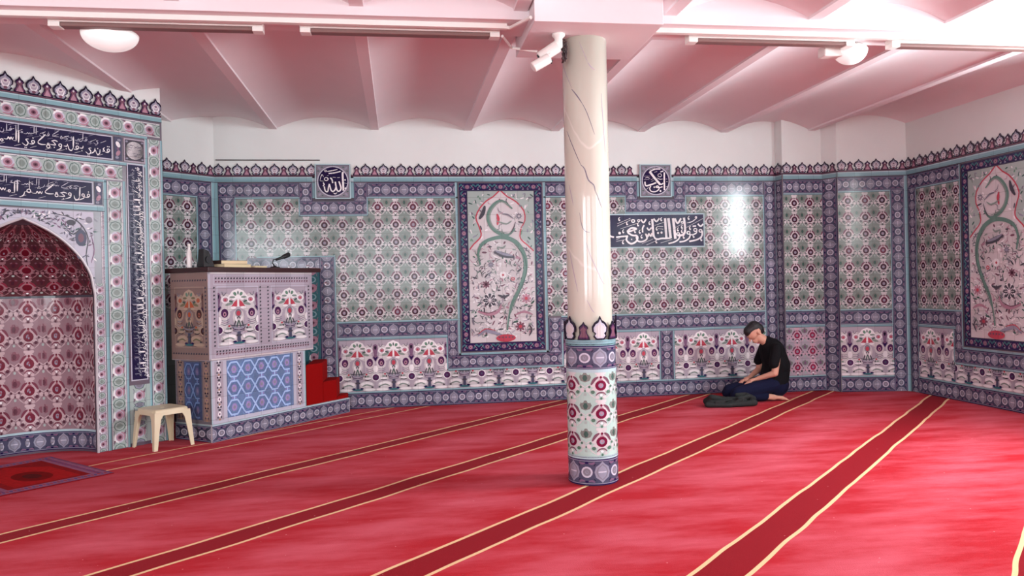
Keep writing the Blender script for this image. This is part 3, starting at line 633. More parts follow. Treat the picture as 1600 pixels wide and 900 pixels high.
tree_panel('tile_panel', 'framed tile picture with curling green leaf, left of the marble column', (1.235, 9.262, .615), 0)
tree_panel('tile_panel', 'framed tile picture with curling green leaf on the right-hand wall', (6.193, 8.76 - 1.47, .615), -PI / 2, True)

# ------------------------------------------------------------------ calligraphy
def strokes(A, lst, fx, col='white', L=3, k=4):
    mo = Motif()
    for s in lst:
        if s[0] == 'o':
            _, x, y, r_, wd = s; pts = [(x + r_ * math.cos(t * PI / 6), y + r_ * .85 * math.sin(t * PI / 6)) for t in range(13)]; mo.stroke([fx(*p) for p in pts], wd * fx.s, col, taper=0, k=1)
        elif s[0] == 'd': mo.ell(*fx(s[1], s[2]), s[3] * fx.s, s[3] * fx.s, col, n=8)
        elif s[0] == 'c':
            x, y = s[1], s[2]; mo.ell(*fx(x, y), 17 * fx.s, 15 * fx.s, col, n=8); mo.stroke([fx(x - 15, y), fx(x - 10, y - 28), fx(x + 12, y - 50)], 15 * fx.s, col, k=2)
        else:
            wd, pts = s[1], s[2:]; mo.stroke([fx(*p) for p in pts], wd * fx.s, col, taper=1 if wd < 23 else 3, k=k)
    A.stamp(mo, 0, 0, 1, L=L)
class FX:
    def __init__(s, cx, cy, sc): s.cx, s.cy, s.s = cx, cy, sc
    def __call__(s, x, y): return ((x - s.cx) * s.s, (s.cy - y) * s.s)
S = 's'
WORD_LEFT = [(S, 42, (682, 238), (674, 300), (680, 480), (684, 660)), (S, 32, (590, 450), (612, 520), (632, 600), (612, 658), (570, 675), (540, 640), (522, 560), (508, 460)), (S, 30, (524, 570), (500, 640), (450, 680), (410, 645), (390, 570), (376, 510)),
         (S, 28, (376, 510), (352, 600), (342, 668), (312, 686), (278, 652), (264, 565)), (S, 30, (398, 370), (436, 410), (452, 490)), (S, 22, (330, 228), (450, 208), (565, 182)), (S, 24, (365, 275), (500, 258), (632, 226)),
         (S, 20, (450, 358), (520, 366)), (S, 22, (552, 368), (612, 364)), ('o', 310, 400, 42, 16), (S, 14, (170, 430), (215, 300), (252, 350)), (S, 16, (170, 440), (262, 450)), (S, 24, (240, 480), (262, 520), (235, 560)), ('o', 300, 215, 22, 12),
         ('d', 728, 420, 18), (S, 16, (705, 490), (770, 500)), ('d', 732, 610, 20), (S, 20, (465, 712), (500, 735), (548, 704)), (S, 12, (330, 325), (368, 320)), ('d', 350, 398, 15)]
WORD_RIGHT = [(S, 30, (562, 182), (430, 186), (300, 244)), (S, 52, (298, 244), (430, 410), (548, 545)), (S, 26, (540, 540), (590, 538), (622, 512)), (S, 18, (290, 198), (440, 150)), (S, 20, (410, 262), (480, 240)), (S, 24, (560, 252), (634, 230)),
       (S, 36, (655, 262), (650, 400), (648, 680)), (S, 34, (178, 480), (196, 572), (300, 556), (452, 504)), (S, 26, (318, 580), (290, 640), (320, 700), (400, 716), (480, 690), (522, 630), (482, 580), (440, 610), (520, 620), (602, 600)),
       ('d', 400, 610, 20), ('d', 550, 700, 24), (S, 20, (210, 656), (262, 614)), (S, 12, (150, 352), (300, 350)), (S, 12, (150, 432), (282, 430)), (S, 14, (180, 400), (240, 380), (300, 410)), ('o', 540, 330, 45, 12), (S, 14, (470, 390), (540, 425), (612, 418)),
       (S, 16, (684, 420), (722, 420)), ('d', 712, 480, 10), (S, 14, (682, 602), (722, 594)), (S, 12, (320, 440), (390, 400)), (S, 12, (330, 480), (390, 450))]
def roundel(label, x, strk, cx, cy, rr, sc):
    T = thing('calligraphy_roundel', label, 'tile roundel', (x, 9.262, 2.655), 0)
    h = .203
    MB().box(-h, -.026, -h, h, 0, h).build('backing', M_INK, T)
    A = Art(.0265); A.rect(-h, -h, h, h, 'lcyan'); A.rect(-h + .014, -h + .014, h - .014, h - .014, 'ink', 1); A.rect(-h + .018, -h + .018, h - .018, h - .018, 'grey', 2)
    mo = Motif()
    for a in (1, -1):
        for b in (1, -1): mo.ell(a * .15, b * .15, .022, .012, 'lilac', rot=a * b * .78, n=8).ell(a * .165, b * .12, .012, .006, 'dgreen', n=6).ell(a * .12, b * .165, .012, .006, 'dgreen', n=6)
    mo.ell(0, 0, .178, .178, 'ring', n=40).ell(0, 0, .166, .166, 'ink', n=40).ell(0, 0, .162, .162, (0.012, 0.006, 0.05, 1), n=40)
    A.stamp(mo, 0, 0, 1, L=3); A.build('medallion', T)
    A = Art(.0305); strokes(A, strk, FX(cx, cy, sc)); A.build('lettering', T)
roundel('square tile roundel with white Arabic lettering, left one above the pulpit', -.725, WORD_LEFT, 455, 450, 340, .41 / 800)
roundel('square tile roundel with white Arabic lettering, just right of the column', 3.165, WORD_RIGHT, 445, 455, 320, .41 / 780)
VERSE = [('o', 1480, 312, 26, 18), (S, 26, (1508, 318), (1498, 400), (1420, 456), (1280, 486)), ('o', 1390, 297, 28, 18), (S, 22, (1420, 318), (1400, 352), (1330, 376), (1240, 356)), ('o', 1270, 342, 27, 18), (S, 24, (1300, 370), (1278, 430), (1200, 478), (1110, 492)),
         (S, 36, (1195, 92), (1208, 200), (1208, 320), (1168, 376), (1080, 382)), ('o', 1090, 360, 26, 18), (S, 24, (1122, 390), (1090, 450), (1020, 492), (920, 516)), (S, 44, (1008, 100), (1024, 260), (1040, 440)), (S, 44, (928, 100), (944, 260), (958, 430)),
         (S, 40, (870, 100), (878, 260), (886, 425)), (S, 28, (958, 425), (880, 430), (800, 430), (740, 442), (690, 425), (665, 360)), (S, 38, (650, 110), (658, 260), (668, 400)),
         (S, 14, (1235, 255), (1520, 110)), (S, 14, (1010, 270), (1200, 180)), (S, 14, (690, 215), (850, 165)), (S, 14, (60, 180), (280, 95)), (S, 14, (55, 220), (290, 120)), (S, 14, (110, 265), (390, 180)), (S, 14, (1240, 180), (1330, 160), (1420, 100)),
         (S, 26, (676, 104), (720, 152), (772, 100)), (S, 30, (1038, 104), (1082, 184), (1142, 104)), (S, 26, (458, 116), (500, 168), (544, 110)), (S, 24, (558, 250), (590, 292), (632, 250)), (S, 26, (1430, 196), (1478, 238), (1522, 200)), (S, 24, (1340, 238), (1400, 232)),
         ('o', 325, 140, 26, 18), ('o', 420, 135, 20, 15), ('o', 1160, 170, 18, 13), ('o', 1400, 90, 15, 12),
         (S, 26, (640, 340), (618, 392), (585, 350), (566, 400), (530, 350), (552, 430), (480, 476), (400, 470), (368, 400)), (S, 26, (480, 330), (480, 260), (510, 210)),
         (S, 28, (215, 312), (290, 256), (378, 268), (290, 300), (225, 320), (300, 372), (380, 380)), (S, 30, (225, 378), (204, 450), (280, 512), (370, 470), (392, 400), (350, 372)), (S, 26, (230, 386), (120, 392), (30, 402)),
         ('d', 90, 335, 24), ('d', 740, 340, 18), ('d', 800, 335, 20), ('d', 290, 440, 12), (S, 20, (740, 270), (830, 280)), (S, 20, (730, 230), (830, 235)),
         (S, 14, (460, 515), (650, 440)), (S, 14, (540, 535), (700, 470)), (S, 14, (780, 505), (980, 450)), (S, 14, (30, 470), (200, 440)), (S, 14, (30, 440), (90, 420))]
VERSE += [('c', x, y) for x, y in ((90, 125), (220, 195), (405, 215), (600, 195), (430, 335), (460, 415), (145, 505), (710, 498), (1180, 428), (1482, 470), (1350, 415), (720, 288), (1270, 118), (1080, 305), (1150, 335), (800, 135), (150, 325), (350, 325), (1290, 285), (1150, 265))]
T = thing('calligraphy_plaque', 'long navy tile plaque with white Arabic script, right of the column', 'inscription', (3.775, 9.262, 1.845), 0)
MB().box(-1.68, -.022, -.015, 0.01, 0, .405).build('backing', M_INK, T)
A = Art(.0225); A.rect(-1.68, -.015, .01, .405, 'lcyan'); A.rect(-1.665, 0, -.005, .39, (0.012, 0.006, 0.05, 1), 2); A.build('navy_ground', T)
A = Art(.0235); fx = FX(1540, 560, .00075); strokes(A, VERSE, fx)

strokes(A, [(S, 28, (0, 400), (-60, 380), (-90, 320)), (S, 30, (-110, 120), (-105, 260), (-120, 400), (-200, 430)), ('o', -260, 400, 34, 20), (S, 26, (-300, 420), (-420, 470), (-520, 420), (-540, 340)), ('d', -420, 330, 22), (S, 40, (-600, 110), (-590, 260), (-580, 420)), ('c', -160, 500), ('c', -330, 220), (S, 14, (-480, 240), (-260, 150))], fx)
A.build('lettering', T)

# a small library of pen-written letters for the narrow bands of the mihrab (x runs leftwards from 0)
LET = {
 'fa': (.32, [('o', -.13, .44, .075, .05), (S, .055, (-.06, .42), (-.16, .32), (-.34, .32)), ('d', -.13, .64, .035)]),
 'qaf': (.32, [('o', -.13, .44, .075, .05), (S, .055, (-.06, .42), (-.16, .32), (-.34, .32)), ('d', -.09, .64, .032), ('d', -.19, .64, .032)]),
 'waw': (.24, [('o', -.1, .38, .075, .05), (S, .06, (-.03, .36), (-.08, .2), (-.32, .08))]),
 'lam': (.36, [(S, .075, (-.02, .95), (-.04, .6), (-.05, .35)), (S, .06, (-.05, .35), (-.15, .18), (-.3, .22), (-.34, .42))]),
 'lami': (.2, [(S, .075, (-.04, .95), (-.05, .6), (-.06, .34)), (S, .05, (-.04, .32), (-.2, .32))]),
 'alif': (.14, [(S, .075, (-.05, .95), (-.06, .6), (-.07, .3))]),
 'jim': (.42, [(S, .06, (-.36, .5), (-.16, .56), (0, .5)), (S, .055, (-.3, .5), (-.12, .32), (-.44, .32)), ('d', -.2, .18, .035)]),
 'hah': (.42, [(S, .06, (-.36, .5), (-.16, .56), (0, .5)), (S, .055, (-.3, .5), (-.12, .32), (-.44, .32))]),
 'heh': (.26, [('o', -.12, .3, .085, .05), ('o', -.12, .42, .05, .04)]),
 'kaf': (.46, [(S, .06, (0, .32), (-.22, .3), (-.4, .34), (-.42, .44)), (S, .07, (-.42, .44), (-.2, .66), (0, .86)), (S, .04, (-.3, .86), (0, 1.0))]),
 'sin': (.5, [(S, .055, (0, .46), (-.05, .32), (-.12, .44), (-.18, .32), (-.26, .44), (-.32, .32), (-.5, .32))]),
 'shin': (.5, [(S, .055, (0, .46), (-.05, .32), (-.12, .44), (-.18, .32), (-.26, .44), (-.32, .32), (-.5, .32)), ('d', -.12, .62, .03), ('d', -.22, .62, .03), ('d', -.17, .7, .03)]),
 'tah': (.34, [('o', -.16, .38, .1, .05), (S, .07, (-.12, .95), (-.13, .45)), (S, .05, (0, .32), (-.34, .32))]),
 'ra': (.2, [(S, .06, (-.02, .42), (-.08, .22), (-.26, .1))]),
 'mim': (.26, [('o', -.1, .34, .06, .05), (S, .05, (-.16, .33), (-.26, .32))]),
 'dal': (.22, [(S, .06, (-.04, .52), (-.14, .42), (-.06, .32), (-.2, .3))]),
 'ba': (.24, [(S, .055, (-.02, .46), (-.06, .33), (-.24, .32)), ('d', -.1, .18, .033)]),
 'nun': (.3, [(S, .06, (-.02, .44), (-.05, .2), (-.2, .14), (-.3, .38)), ('d', -.16, .46, .033)]),
 'ya': (.42, [(S, .06, (-.05, .5), (-.2, .46), (-.08, .3), (-.2, .14), (-.4, .26)), ('d', -.18, .04, .03), ('d', -.26, .04, .03)]),
 '_': (.1, [])}
def write_line(A, text, u_right, v, h, length, rot=0, col='white', L=3):
    words = text.split(); tot = sum(LET[w_][0] for w_ in words); sx = length / tot; mo = Motif(); x = 0; i = 0
    for w_ in words:
        wd, lst = LET[w_]
        dy = .06 * math.sin(i * 2.1)
        for s in lst:
            if s[0] == 'o': mo.stroke([((x + s[1]) * sx + s[3] * h * math.cos(t * PI / 4), (s[2] + dy + s[3] * math.sin(t * PI / 4)) * h) for t in range(9)], s[4] * h, col, taper=0, k=1)
            elif s[0] == 'd': mo.ell((x + s[1]) * sx, (s[2] + dy) * h, s[3] * h, s[3] * h, col, n=6)
            else: mo.stroke([((x + p[0]) * sx, (p[1] + dy) * h) for p in s[2:]], s[1] * h, col, taper=1, k=3)
        if i % 3 == 1: mo.stroke([((x - .3) * sx, .8 * h), ((x + .05) * sx, .96 * h)], .04 * h, col, k=1)
        if i % 3 == 2: mo.stroke([((x - .3) * sx, .06 * h), ((x + .05) * sx, .18 * h)], .035 * h, col, k=1)
        x -= wd; i += 1
    A.stamp(mo, u_right, v, 1, rot=rot, L=L)
W_FAWALLI = 'fa waw lam _ waw jim heh kaf _ shin tah ra _ alif lami mim sin jim dal _ alif lami hah ra alif mim'
W_QAD = 'qaf dal _ nun ra ya _ ba qaf lam ba _ waw jim heh kaf _ fa ya _ alif lami sin mim alif alif _ fa lami nun waw lami ya nun kaf _ qaf ba lami heh'

# ------------------------------------------------------------------ mihrab (its own frame: u = distance along the wall, 0 at the right edge, negative to the left)
A0 = Vector((-2.2, 7.82, 0)); MA = PI / 4; ML = 2.44
NC = -1.22; NR = .57; SPR = 1.40; APX = 2.05
ARCH = [(0, 2.05), (.105, 2.004), (.194, 1.959), (.279, 1.903), (.345, 1.848), (.407, 1.785), (.458, 1.725), (.501, 1.655), (.535, 1.59), (.556, 1.51), (.566, 1.45), (NR, SPR)]
def arch_z(du):     # height of the opening at |du| from the niche axis
    t = min(NR, abs(du))
    for (a, za), (b, zb) in zip(ARCH[:-1], ARCH[1:]):
        if t <= b: return za + (zb - za) * (t - a) / (b - a)
    return SPR
# plaster mass behind and beside the tiles
wb = MB(); wb.box(-ML, .018, 3.07, 0, .9, CEIL_TOP); wb.box(-.6, .018, 0, 0, .9, 3.07); wb.box(-ML, .018, 0, -ML + .6, .9, 3.07); wb.box(-ML + .6, .62, 0, -.6, .9, 3.07)
wb.box(-ML + .6, .018, 2.12, -.6, .62, 3.07)
wq = wb.build('wall_qibla', M_PLASTER); wq.location = A0; wq.rotation_euler = (0, 0, MA); props(wq, kind='structure')
MI = thing('mihrab', 'tall tiled prayer niche with pointed arch, navy script bands and palmette crest', 'mihrab', tuple(A0), MA)
# front plate with the arched opening
def plate():
    n_ = 40; vs = []; fs = []; B = MB()
    xs = [NC - NR + 2 * NR * i / n_ for i in range(n_ + 1)]
    for i in range(n_):
        a, b = xs[i], xs[i + 1]; za, zb = arch_z(a - NC), arch_z(b - NC)
        if i == 0: za = SPR
        if i == n_ - 1: zb = SPR
        B.add([(a, 0, za), (b, 0, zb), (b, 0, 2.14), (a, 0, 2.14), (a, .03, za), (b, .03, zb), (b, .03, 2.14), (a, .03, 2.14)], [(0, 1, 2, 3), (7, 6, 5, 4), (0, 4, 5, 1), (3, 2, 6, 7)])
    B.box(-ML, 0, 2.14, 0, .018, 3.07); B.box(NC + NR, 0, 0, 0, .03, 2.14); B.box(-ML, 0, 0, NC - NR, .03, 2.14); return B
plate().build('front_plate', M_INK, MI)
A = Art(.001)
ROP = dict(mo=RO, bg='ggl', lines=('grey', 'white'), wid=.14)
for sg_ in (0, 1):
    def X(a, b): return (a, b) if sg_ == 0 else (-ML - b, -ML - a)
    q = X(-.145, -.02); border(A, q[0], 0.005, q[1], 2.85, **ROP)
    q = X(-.53, -.385); border(A, q[0], 0.005, q[1], 2.42, **ROP)
    q = X(-.37, -.17); A.rect(q[0], .03, q[1], .56, 'ggl', 0)
    for j in range(3): A.stamp(RO, (q[0] + q[1]) / 2, .12 + j * .17, 1, 1, PI / 2, clip=(q[0], .03, q[1], .56), jit=J(), pal={'ggl': 'lilac', 'gg': 'grey'})
    # jamb foliage under the spring of the arch
    q = X(-.65, -.565); A.rect(q[0], 0.005, q[1], 1.5, 'lgrey', 0); border(A, q[0], 0.005, q[1], 1.5, RO, 'lgrey', lines=('grey', 'white'), wid=.14, per=.13, L=2)
    q = X(-.585, -.545); border(A, q[0], 1.5, q[1], 2.14, BO, 'lgrey', {'ring': 'pink', 'lilac': 'lgrey'}, ('grey', 'white'), per=.09)
border(A, -ML + .02, 2.87, -.02, 3.01, **ROP)
border(A, -ML + .39, 2.43, -.385, 2.575, **ROP)
# spandrels: pale ground with dark branching foliage
n_ = 40
for i in range(n_):
    a = NC - NR + 2 * NR * i / n_; b = a + 2 * NR / n_; A.poly([(a, arch_z(a - NC) if i else SPR), (b, arch_z(b - NC) if i < n_ - 1 else SPR), (b, 2.13), (a, 2.13)], 'ring', 0)
rnd = random.Random(11)
for i in range(260):
    x = rnd.uniform(NC - .6, NC + .6); d = abs(x - NC); lo = arch_z(x - NC) + .05; 
    if lo > 2.1: continue
    y = rnd.uniform(lo, 2.11); a = rnd.uniform(-1, 1.6); c = rnd.choice(['grey', 'dark', 'purp', 'white', 'mauve', 'lilac', 'dgreen', 'dark'])
    A.poly([(x + .022 * math.cos(a), y + .022 * math.sin(a)), (x - .007 * math.sin(a), y + .007 * math.cos(a)), (x - .022 * math.cos(a), y - .022 * math.sin(a)), (x + .007 * math.sin(a), y - .007 * math.cos(a))], c, 2 + (i % 9) * .5)
for s in (1, -1):
    mo = Motif(); 
    mo.stroke([(.52, 1.62), (.5, 1.75), (.52, 1.9), (.46, 2.02), (.36, 2.08), (.22, 2.1)], .012, 'dark').ell(.46, 1.9, .05, .075, 'purp').ell(.46, 1.9, .025, .04, 'dpink').ell(.38, 2.03, .04, .025, 'dark').ell(.53, 2.06, .03, .03, 'grey')
    mo.stroke([(.5, 1.75), (.44, 1.72), (.42, 1.78)], .012, 'purp').stroke([(.47, 2.0), (.4, 1.93), (.34, 1.97)], .012, 'dark').stroke([(.54, 1.68), (.57, 1.8), (.54, 1.95)], .01, 'mauve')
    A.stamp(mo, NC, 0, s, 1, L=8)
A.build('floral_band_tiles', MI, M_TILE_SATIN)
A = Art(.0035)
for q in ((-ML, 3.02, 0, 3.07), (-ML + .17, 2.845, -.145, 2.872), (-ML + .37, 2.575, -.17, 2.605), (-ML + .55, 2.405, -.53, 2.43), (-ML + .6, 2.14, -.55, 2.19)): bar(A, *q)
for s in (0, 1):
    for a, b in ((-.02, 0), (-.17, -.145), (-.385, -.362), (-.56, -.53)):
        if s: a, b = -ML - b, -ML - a
        bar(A, a, 0, b, 2.85 if abs(a) < .2 or s and a < -2.2 else 2.43)
A.build('edging_tiles', MI, M_TILE_SATIN)
# arch rim
rim = Motif(); pts = [(NC + NR * (-1 + 2 * i / 40), arch_z(NR * (-1 + 2 * i / 40)) if 0 < i < 40 else SPR) for i in range(41)]
mb = MB(); rp = [(NC - NR, 0)] + [(NC - NR, SPR - .3), (NC - NR, SPR)] + pts[1:-1] + [(NC + NR, SPR), (NC + NR, SPR - .3)] + [(NC + NR, 0)]
mb.tube([(x, -.004, z) for x, z in rp], .011, 6); mb.build('arch_rim', simple('pale_glazed_rim', rgb(190, 184, 188), .3, .5), MI)
cornice(MI, -ML, 0, z=3.068, per=.214, hs=1.15).location = (0, .014, 0)
# navy script bands
def band(name, u0, v0, u1, v1, text, rot=False):
    o_ = MB().box(u0, -.006, v0, u1, .012, v1).build(name, M_INK, MI)
    A = Art(.0065); A.rect(u0, v0, u1, v1, 'ring'); e = .01; A.rect(u0 + e, v0 + e, u1 - e, v1 - e, (0.014, 0.008, 0.05, 1), 1); A.build('navy_ground', o_, M_TILE_SATIN)
    A = Art(.0075)
    alt = ' '.join(text.split()[5:] + text.split()[:5])
    if rot:
        W_, H_ = u1 - u0, v1 - v0
        write_line(A, text + ' _ ' + alt, u1 - .012, v1 - .03, W_ * .66, H_ - .06, PI / 2); write_line(A, alt + ' _ ' + text, u1 - W_ * .52, v1 - .05, W_ * .46, H_ - .1, PI / 2, col='lilac', L=9)
    else:
        W_, H_ = u1 - u0, v1 - v0
        write_line(A, text, u1 - .02, v0 + .012, H_ * .74, W_ - .04); write_line(A, alt, u1 - .12, v0 + H_ * .50, H_ * .46, W_ - .22, col='ring', L=9)
    A.build('lettering', o_, M_TILE_SATIN)
band('script_band', -ML + .47, 2.615, -.47, 2.83, W_QAD)
band('script_band', -ML + .66, 2.20, -.65, 2.40, W_FAWALLI)
W_LONG = W_QAD + ' _ ' + W_FAWALLI
band('script_band', -.345, .60, -.185, 2.60, W_LONG, True); band('script_band', -ML + .185, .60, -ML + .345, 2.60, W_LONG, True)
for a, b, c, d in ((-.455, 2.615, -.385, 2.83), (-ML + .385, 2.615, -ML + .455, 2.83), (-.635, 2.2, -.57, 2.4), (-ML + .57, 2.2, -ML + .635, 2.4)):
    A = Art(.004); A.rect(a, c if c < b else b, c, d, 'purp', 0); x = (a + c) / 2
    mo = Motif().ell(0, .04, .018, .03, 'white', rot=.5).ell(0, -.04, .018, .03, 'pink', rot=-.5).ell(0, 0, .012, .012, 'mauve').ell(.01, .08, .016, .012, 'lilac').ell(-.01, -.08, .016, .012, 'lilac')
    A.f.clear(); A.v.clear(); A.c.clear(); A.rect(a, b, c, d, 'purp', 0); A.stamp(mo, x, (b + d) / 2); A.build('end_tile', MI, M_TILE_SATIN)
for c in (-.27, -ML + .27):
    o_ = MB().box(c - .1, -.006, 2.615, c + .1, .012, 2.83).build('corner_medallion', M_INK, MI)
    A = Art(.0065); A.rect(c - .1, 2.615, c + .1, 2.83, 'lgrey'); A.rect(c - .088, 2.627, c + .088, 2.818, 'dark', 1)
    mo = Motif().ell(0, 0, .083, .083, 'white', n=24); rr = random.Random(5)
    for k_ in range(14):
        x, y = rr.uniform(-.05, .05), rr.uniform(-.05, .05); mo.stroke([(x - .018, y), (x, y + rr.uniform(-.01, .01)), (x + .018, y + .004)], .007, 'grey', k=1)
    for a in (1, -1):
        for b in (1, -1): mo.ell(a * .072, b * .078, .012, .01, 'lilac', n=6)
    A.stamp(mo, c, 2.7225); A.build('medallion_glaze', o_)
# the niche itself: half cylinder with a pointed half dome
def niche_pt(th, z, h=0):
    """th 0..PI right to left; z height; h inwards"""
    if z <= SPR: rr_ = NR
    else: rr_ = 0
    return (NC + (rr_ - h) * math.cos(th), .03 + (rr_ - h) * math.sin(th), z)
def dome_r(z):      # half width of the arch at height z
    if z <= SPR: return NR
    for (a, za), (b, zb) in zip(ARCH[:-1], ARCH[1:]):
        if z >= zb: return a + (b - a) * (za - z) / (za - zb) if z < za else a
    return NR
B = MB(); th_n = 28; zs = [0, .3, .6, .9, 1.2, SPR] + [SPR + (APX - SPR) * (1 - (1 - k / 12) ** 1.5) for k in range(1, 13)]
vs = []; fs = []
for z in zs:
    rr_ = max(dome_r(z), .002)
    for k in range(th_n + 1):
        th = PI * k / th_n; vs.append((NC + rr_ * math.cos(th), .03 + rr_ * math.sin(th) * .88, z))
for i in range(len(zs) - 1):
    for k in range(th_n): a = i * (th_n + 1) + k; fs.append((a, a + 1, a + th_n + 2, a + th_n + 1))
B.add(vs, fs); nb = B.build('niche_shell', M_INK, MI, smooth=True)
def nmap(u, v, h):   # u = arc length from the axis at cylinder radius
    th = PI / 2 - u / NR; z = v; rr_ = max(dome_r(z), .002) - h - .002
    return (NC + rr_ * math.cos(th), .03 + rr_ * .88 * math.sin(th), z)
HALF = NR * PI / 2 - .004
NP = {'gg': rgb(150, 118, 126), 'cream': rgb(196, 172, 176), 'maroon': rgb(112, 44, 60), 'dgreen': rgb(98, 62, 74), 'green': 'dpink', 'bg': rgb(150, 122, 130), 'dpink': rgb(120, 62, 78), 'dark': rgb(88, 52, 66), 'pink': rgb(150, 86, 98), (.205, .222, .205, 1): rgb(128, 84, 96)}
DOME_SHADE = {'gg': 'dpink', (.205, .222, .205, 1): rgb(84, 38, 48), 'cream': rgb(150, 108, 116), 'maroon': rgb(92, 20, 34), 'dgreen': rgb(66, 34, 46), 'green': 'maroon', 'bg': rgb(78, 44, 50), 'dpink': rgb(128, 44, 62), 'dark': rgb(70, 28, 40), 'pink': rgb(170, 80, 96), 'grey': 'maroon'}  # dome palette: shade and red tint put into the tile colours
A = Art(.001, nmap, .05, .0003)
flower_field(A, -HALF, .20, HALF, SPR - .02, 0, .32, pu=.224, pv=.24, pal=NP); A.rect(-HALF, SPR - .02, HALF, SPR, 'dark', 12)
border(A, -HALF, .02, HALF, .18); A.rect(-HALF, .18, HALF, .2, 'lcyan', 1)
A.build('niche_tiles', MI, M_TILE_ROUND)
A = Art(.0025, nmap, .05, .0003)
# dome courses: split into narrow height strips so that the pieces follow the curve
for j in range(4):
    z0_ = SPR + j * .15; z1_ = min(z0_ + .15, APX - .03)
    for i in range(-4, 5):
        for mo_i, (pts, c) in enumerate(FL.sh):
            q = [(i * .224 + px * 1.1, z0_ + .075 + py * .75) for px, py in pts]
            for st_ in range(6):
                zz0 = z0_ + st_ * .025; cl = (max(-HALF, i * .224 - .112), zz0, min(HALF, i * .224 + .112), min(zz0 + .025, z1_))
                A.poly(q, c, 1 + mo_i * .35, cl, 1, DOME_SHADE)
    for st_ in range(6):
        if z0_ + (st_ + 1) * .025 <= z1_ + .001: A.rect(-HALF, z0_ + st_ * .025, HALF, z0_ + (st_ + 1) * .025, DOME_SHADE['bg'], 0)
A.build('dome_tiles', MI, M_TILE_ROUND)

# ------------------------------------------------------------------ pulpit (preaching seat) beside the mihrab; local u along its front, depth goes back
KP = Vector((-1.75, 7.57, 0)); KA = math.atan2(.79, .61)
PU = thing('pulpit', 'tile-clad preaching pulpit with dark wooden ledge between mihrab and back wall', 'pulpit', tuple(KP), KA)
M_GROUT = simple('pulpit_backing', rgb(186, 178, 186), .5, .4)
MB().box(.012, .012, 0, 1.24, .50, .76).build('lower_body', M_GROUT, PU)
MB().box(-.012, -.012, .76, 1.34, .52, 1.59).build('upper_body', M_GROUT, PU, bevel=.004)
MB().box(-.045, -.06, 1.59, 1.43, .56, 1.635).build('ledge', M_WOOD, PU, bevel=.006)
o_ = MB().box(-.0, -.015, 0, 1.90, .01, .165).build('plinth', M_GROUT, PU)
# painted tiles of the front
def mesh_dash(A, u0, v0, u1, v1, c='dark'):
    hor = (u1 - u0) > (v1 - v0); n_ = int(max(u1 - u0, v1 - v0) / .035)
    for i in range(n_):
        if hor: x = u0 + (i + .5) * (u1 - u0) / n_; y = (v0 + v1) / 2
        else: y = v0 + (i + .5) * (v1 - v0) / n_; x = (u0 + u1) / 2
        A.poly([(x - .012, y - .008), (x + .006, y - .009), (x + .012, y + .006), (x - .006, y + .009)], c, 3)
A = Art(.013); A.rect(-.01, .765, 1.338, 1.588, 'lgrey'); 
for v0_, v1_ in ((1.47, 1.56), (.79, .865)):
    A.rect(.05, v0_, 1.29, v1_, 'ring', 1); A.rect(.055, v0_ + .005, 1.285, v1_ - .005, 'lgrey', 2); mesh_dash(A, .06, v0_ + .012, 1.28, v0_ + .045, 'dpink'); mesh_dash(A, .06, v0_ + .04, 1.28, v1_ - .01, 'dark')
for u_ in (.055, .615, .715, 1.285): mesh_dash(A, u_ - .02, .88, u_ + .02, 1.46)
for u0_ in (.095, .765):
    A.rect(u0_ - .01, .875, u0_ + .49, 1.455, 'ring', 1); A.rect(u0_, .885, u0_ + .48, 1.445, 'lgrey', 2); A.stamp(AR, u0_ + .24, .89, .48 / .41, .55 / .6, clip=(u0_, .885, u0_ + .48, 1.445), L=3)
A.rect(-.01, 1.57, 1.338, 1.588, 'cream', 4); A.rect(-.01, .765, 1.338, .778, 'cream', 4); A.rect(-.01, .765, .012, 1.588, 'ring', 4)
A.build('upper_front_tiles', PU)
GE = Motif(); s3 = .1   # interlaced hexagon strapwork
def strap(A, u0, v0, u1, v1, nx, ny, pal=None):
    A.rect(u0, v0, u1, v1, (pal or {}).get('blue', 'blue'), 0); wx = (u1 - u0) / nx; wy = (v1 - v0) / ny; mo = Motif()
    for j in range(ny):
        for i in range(nx):
            cx, cy = u0 + (i + .5) * wx, v0 + (j + .5) * wy
            mo.ell(cx, cy, wx * .2, wy * .22, 'bpink', n=6).ell(cx, cy, wx * .1, wy * .1, 'lilac', n=6)
            mo.ell(u0 + i * wx, cy, wx * .14, wy * .14, 'dblue', n=6).ell(cx, v0 + j * wy, wx * .16, wy * .1, 'bpink', n=6)
    for c, w_ in (('dblue', .028), ('lblue', .018)):
        for j in range(ny):
            for i in range(nx):
                x0_, y0_ = u0 + i * wx, v0 + j * wy
                for yy in (.12, .88): mo.stroke([(x0_ + wx * .28, y0_ + wy * yy), (x0_ + wx * .72, y0_ + wy * yy)], w_, c, taper=0, smooth=False)
                mo.stroke([(x0_ - wx * .28, y0_ + wy * .12), (x0_ + wx * .28, y0_ + wy * .88)], w_, c, taper=0, smooth=False).stroke([(x0_ + wx * .28, y0_ + wy * .12), (x0_ - wx * .28, y0_ + wy * .88)], w_, c, taper=0, smooth=False)
                mo.stroke([(x0_ + wx * .5, y0_ - wy * .12), (x0_ + wx * .5, y0_ + wy * .12)], w_ * .8, c, taper=0, smooth=False)
    for i, (pts, c) in enumerate(mo.sh): A.poly(pts, c, 1 + (i / len(mo.sh)) * 14, (u0, v0, u1, v1), 1, pal)
SB = Motif().ell(0, 0, .02, .026, 'white').ell(0, .0, .01, .012, 'mauve', n=6).ell(.0, .04, .018, .01, 'dark', n=6).ell(.016, .065, .01, .01, 'ink', True, n=5).ell(0, .08, .012, .014, 'white', n=6).ell(.02, -.03, .009, .012, 'dark', True, n=5).ell(0, -.05, .012, .012, 'tan', n=6)
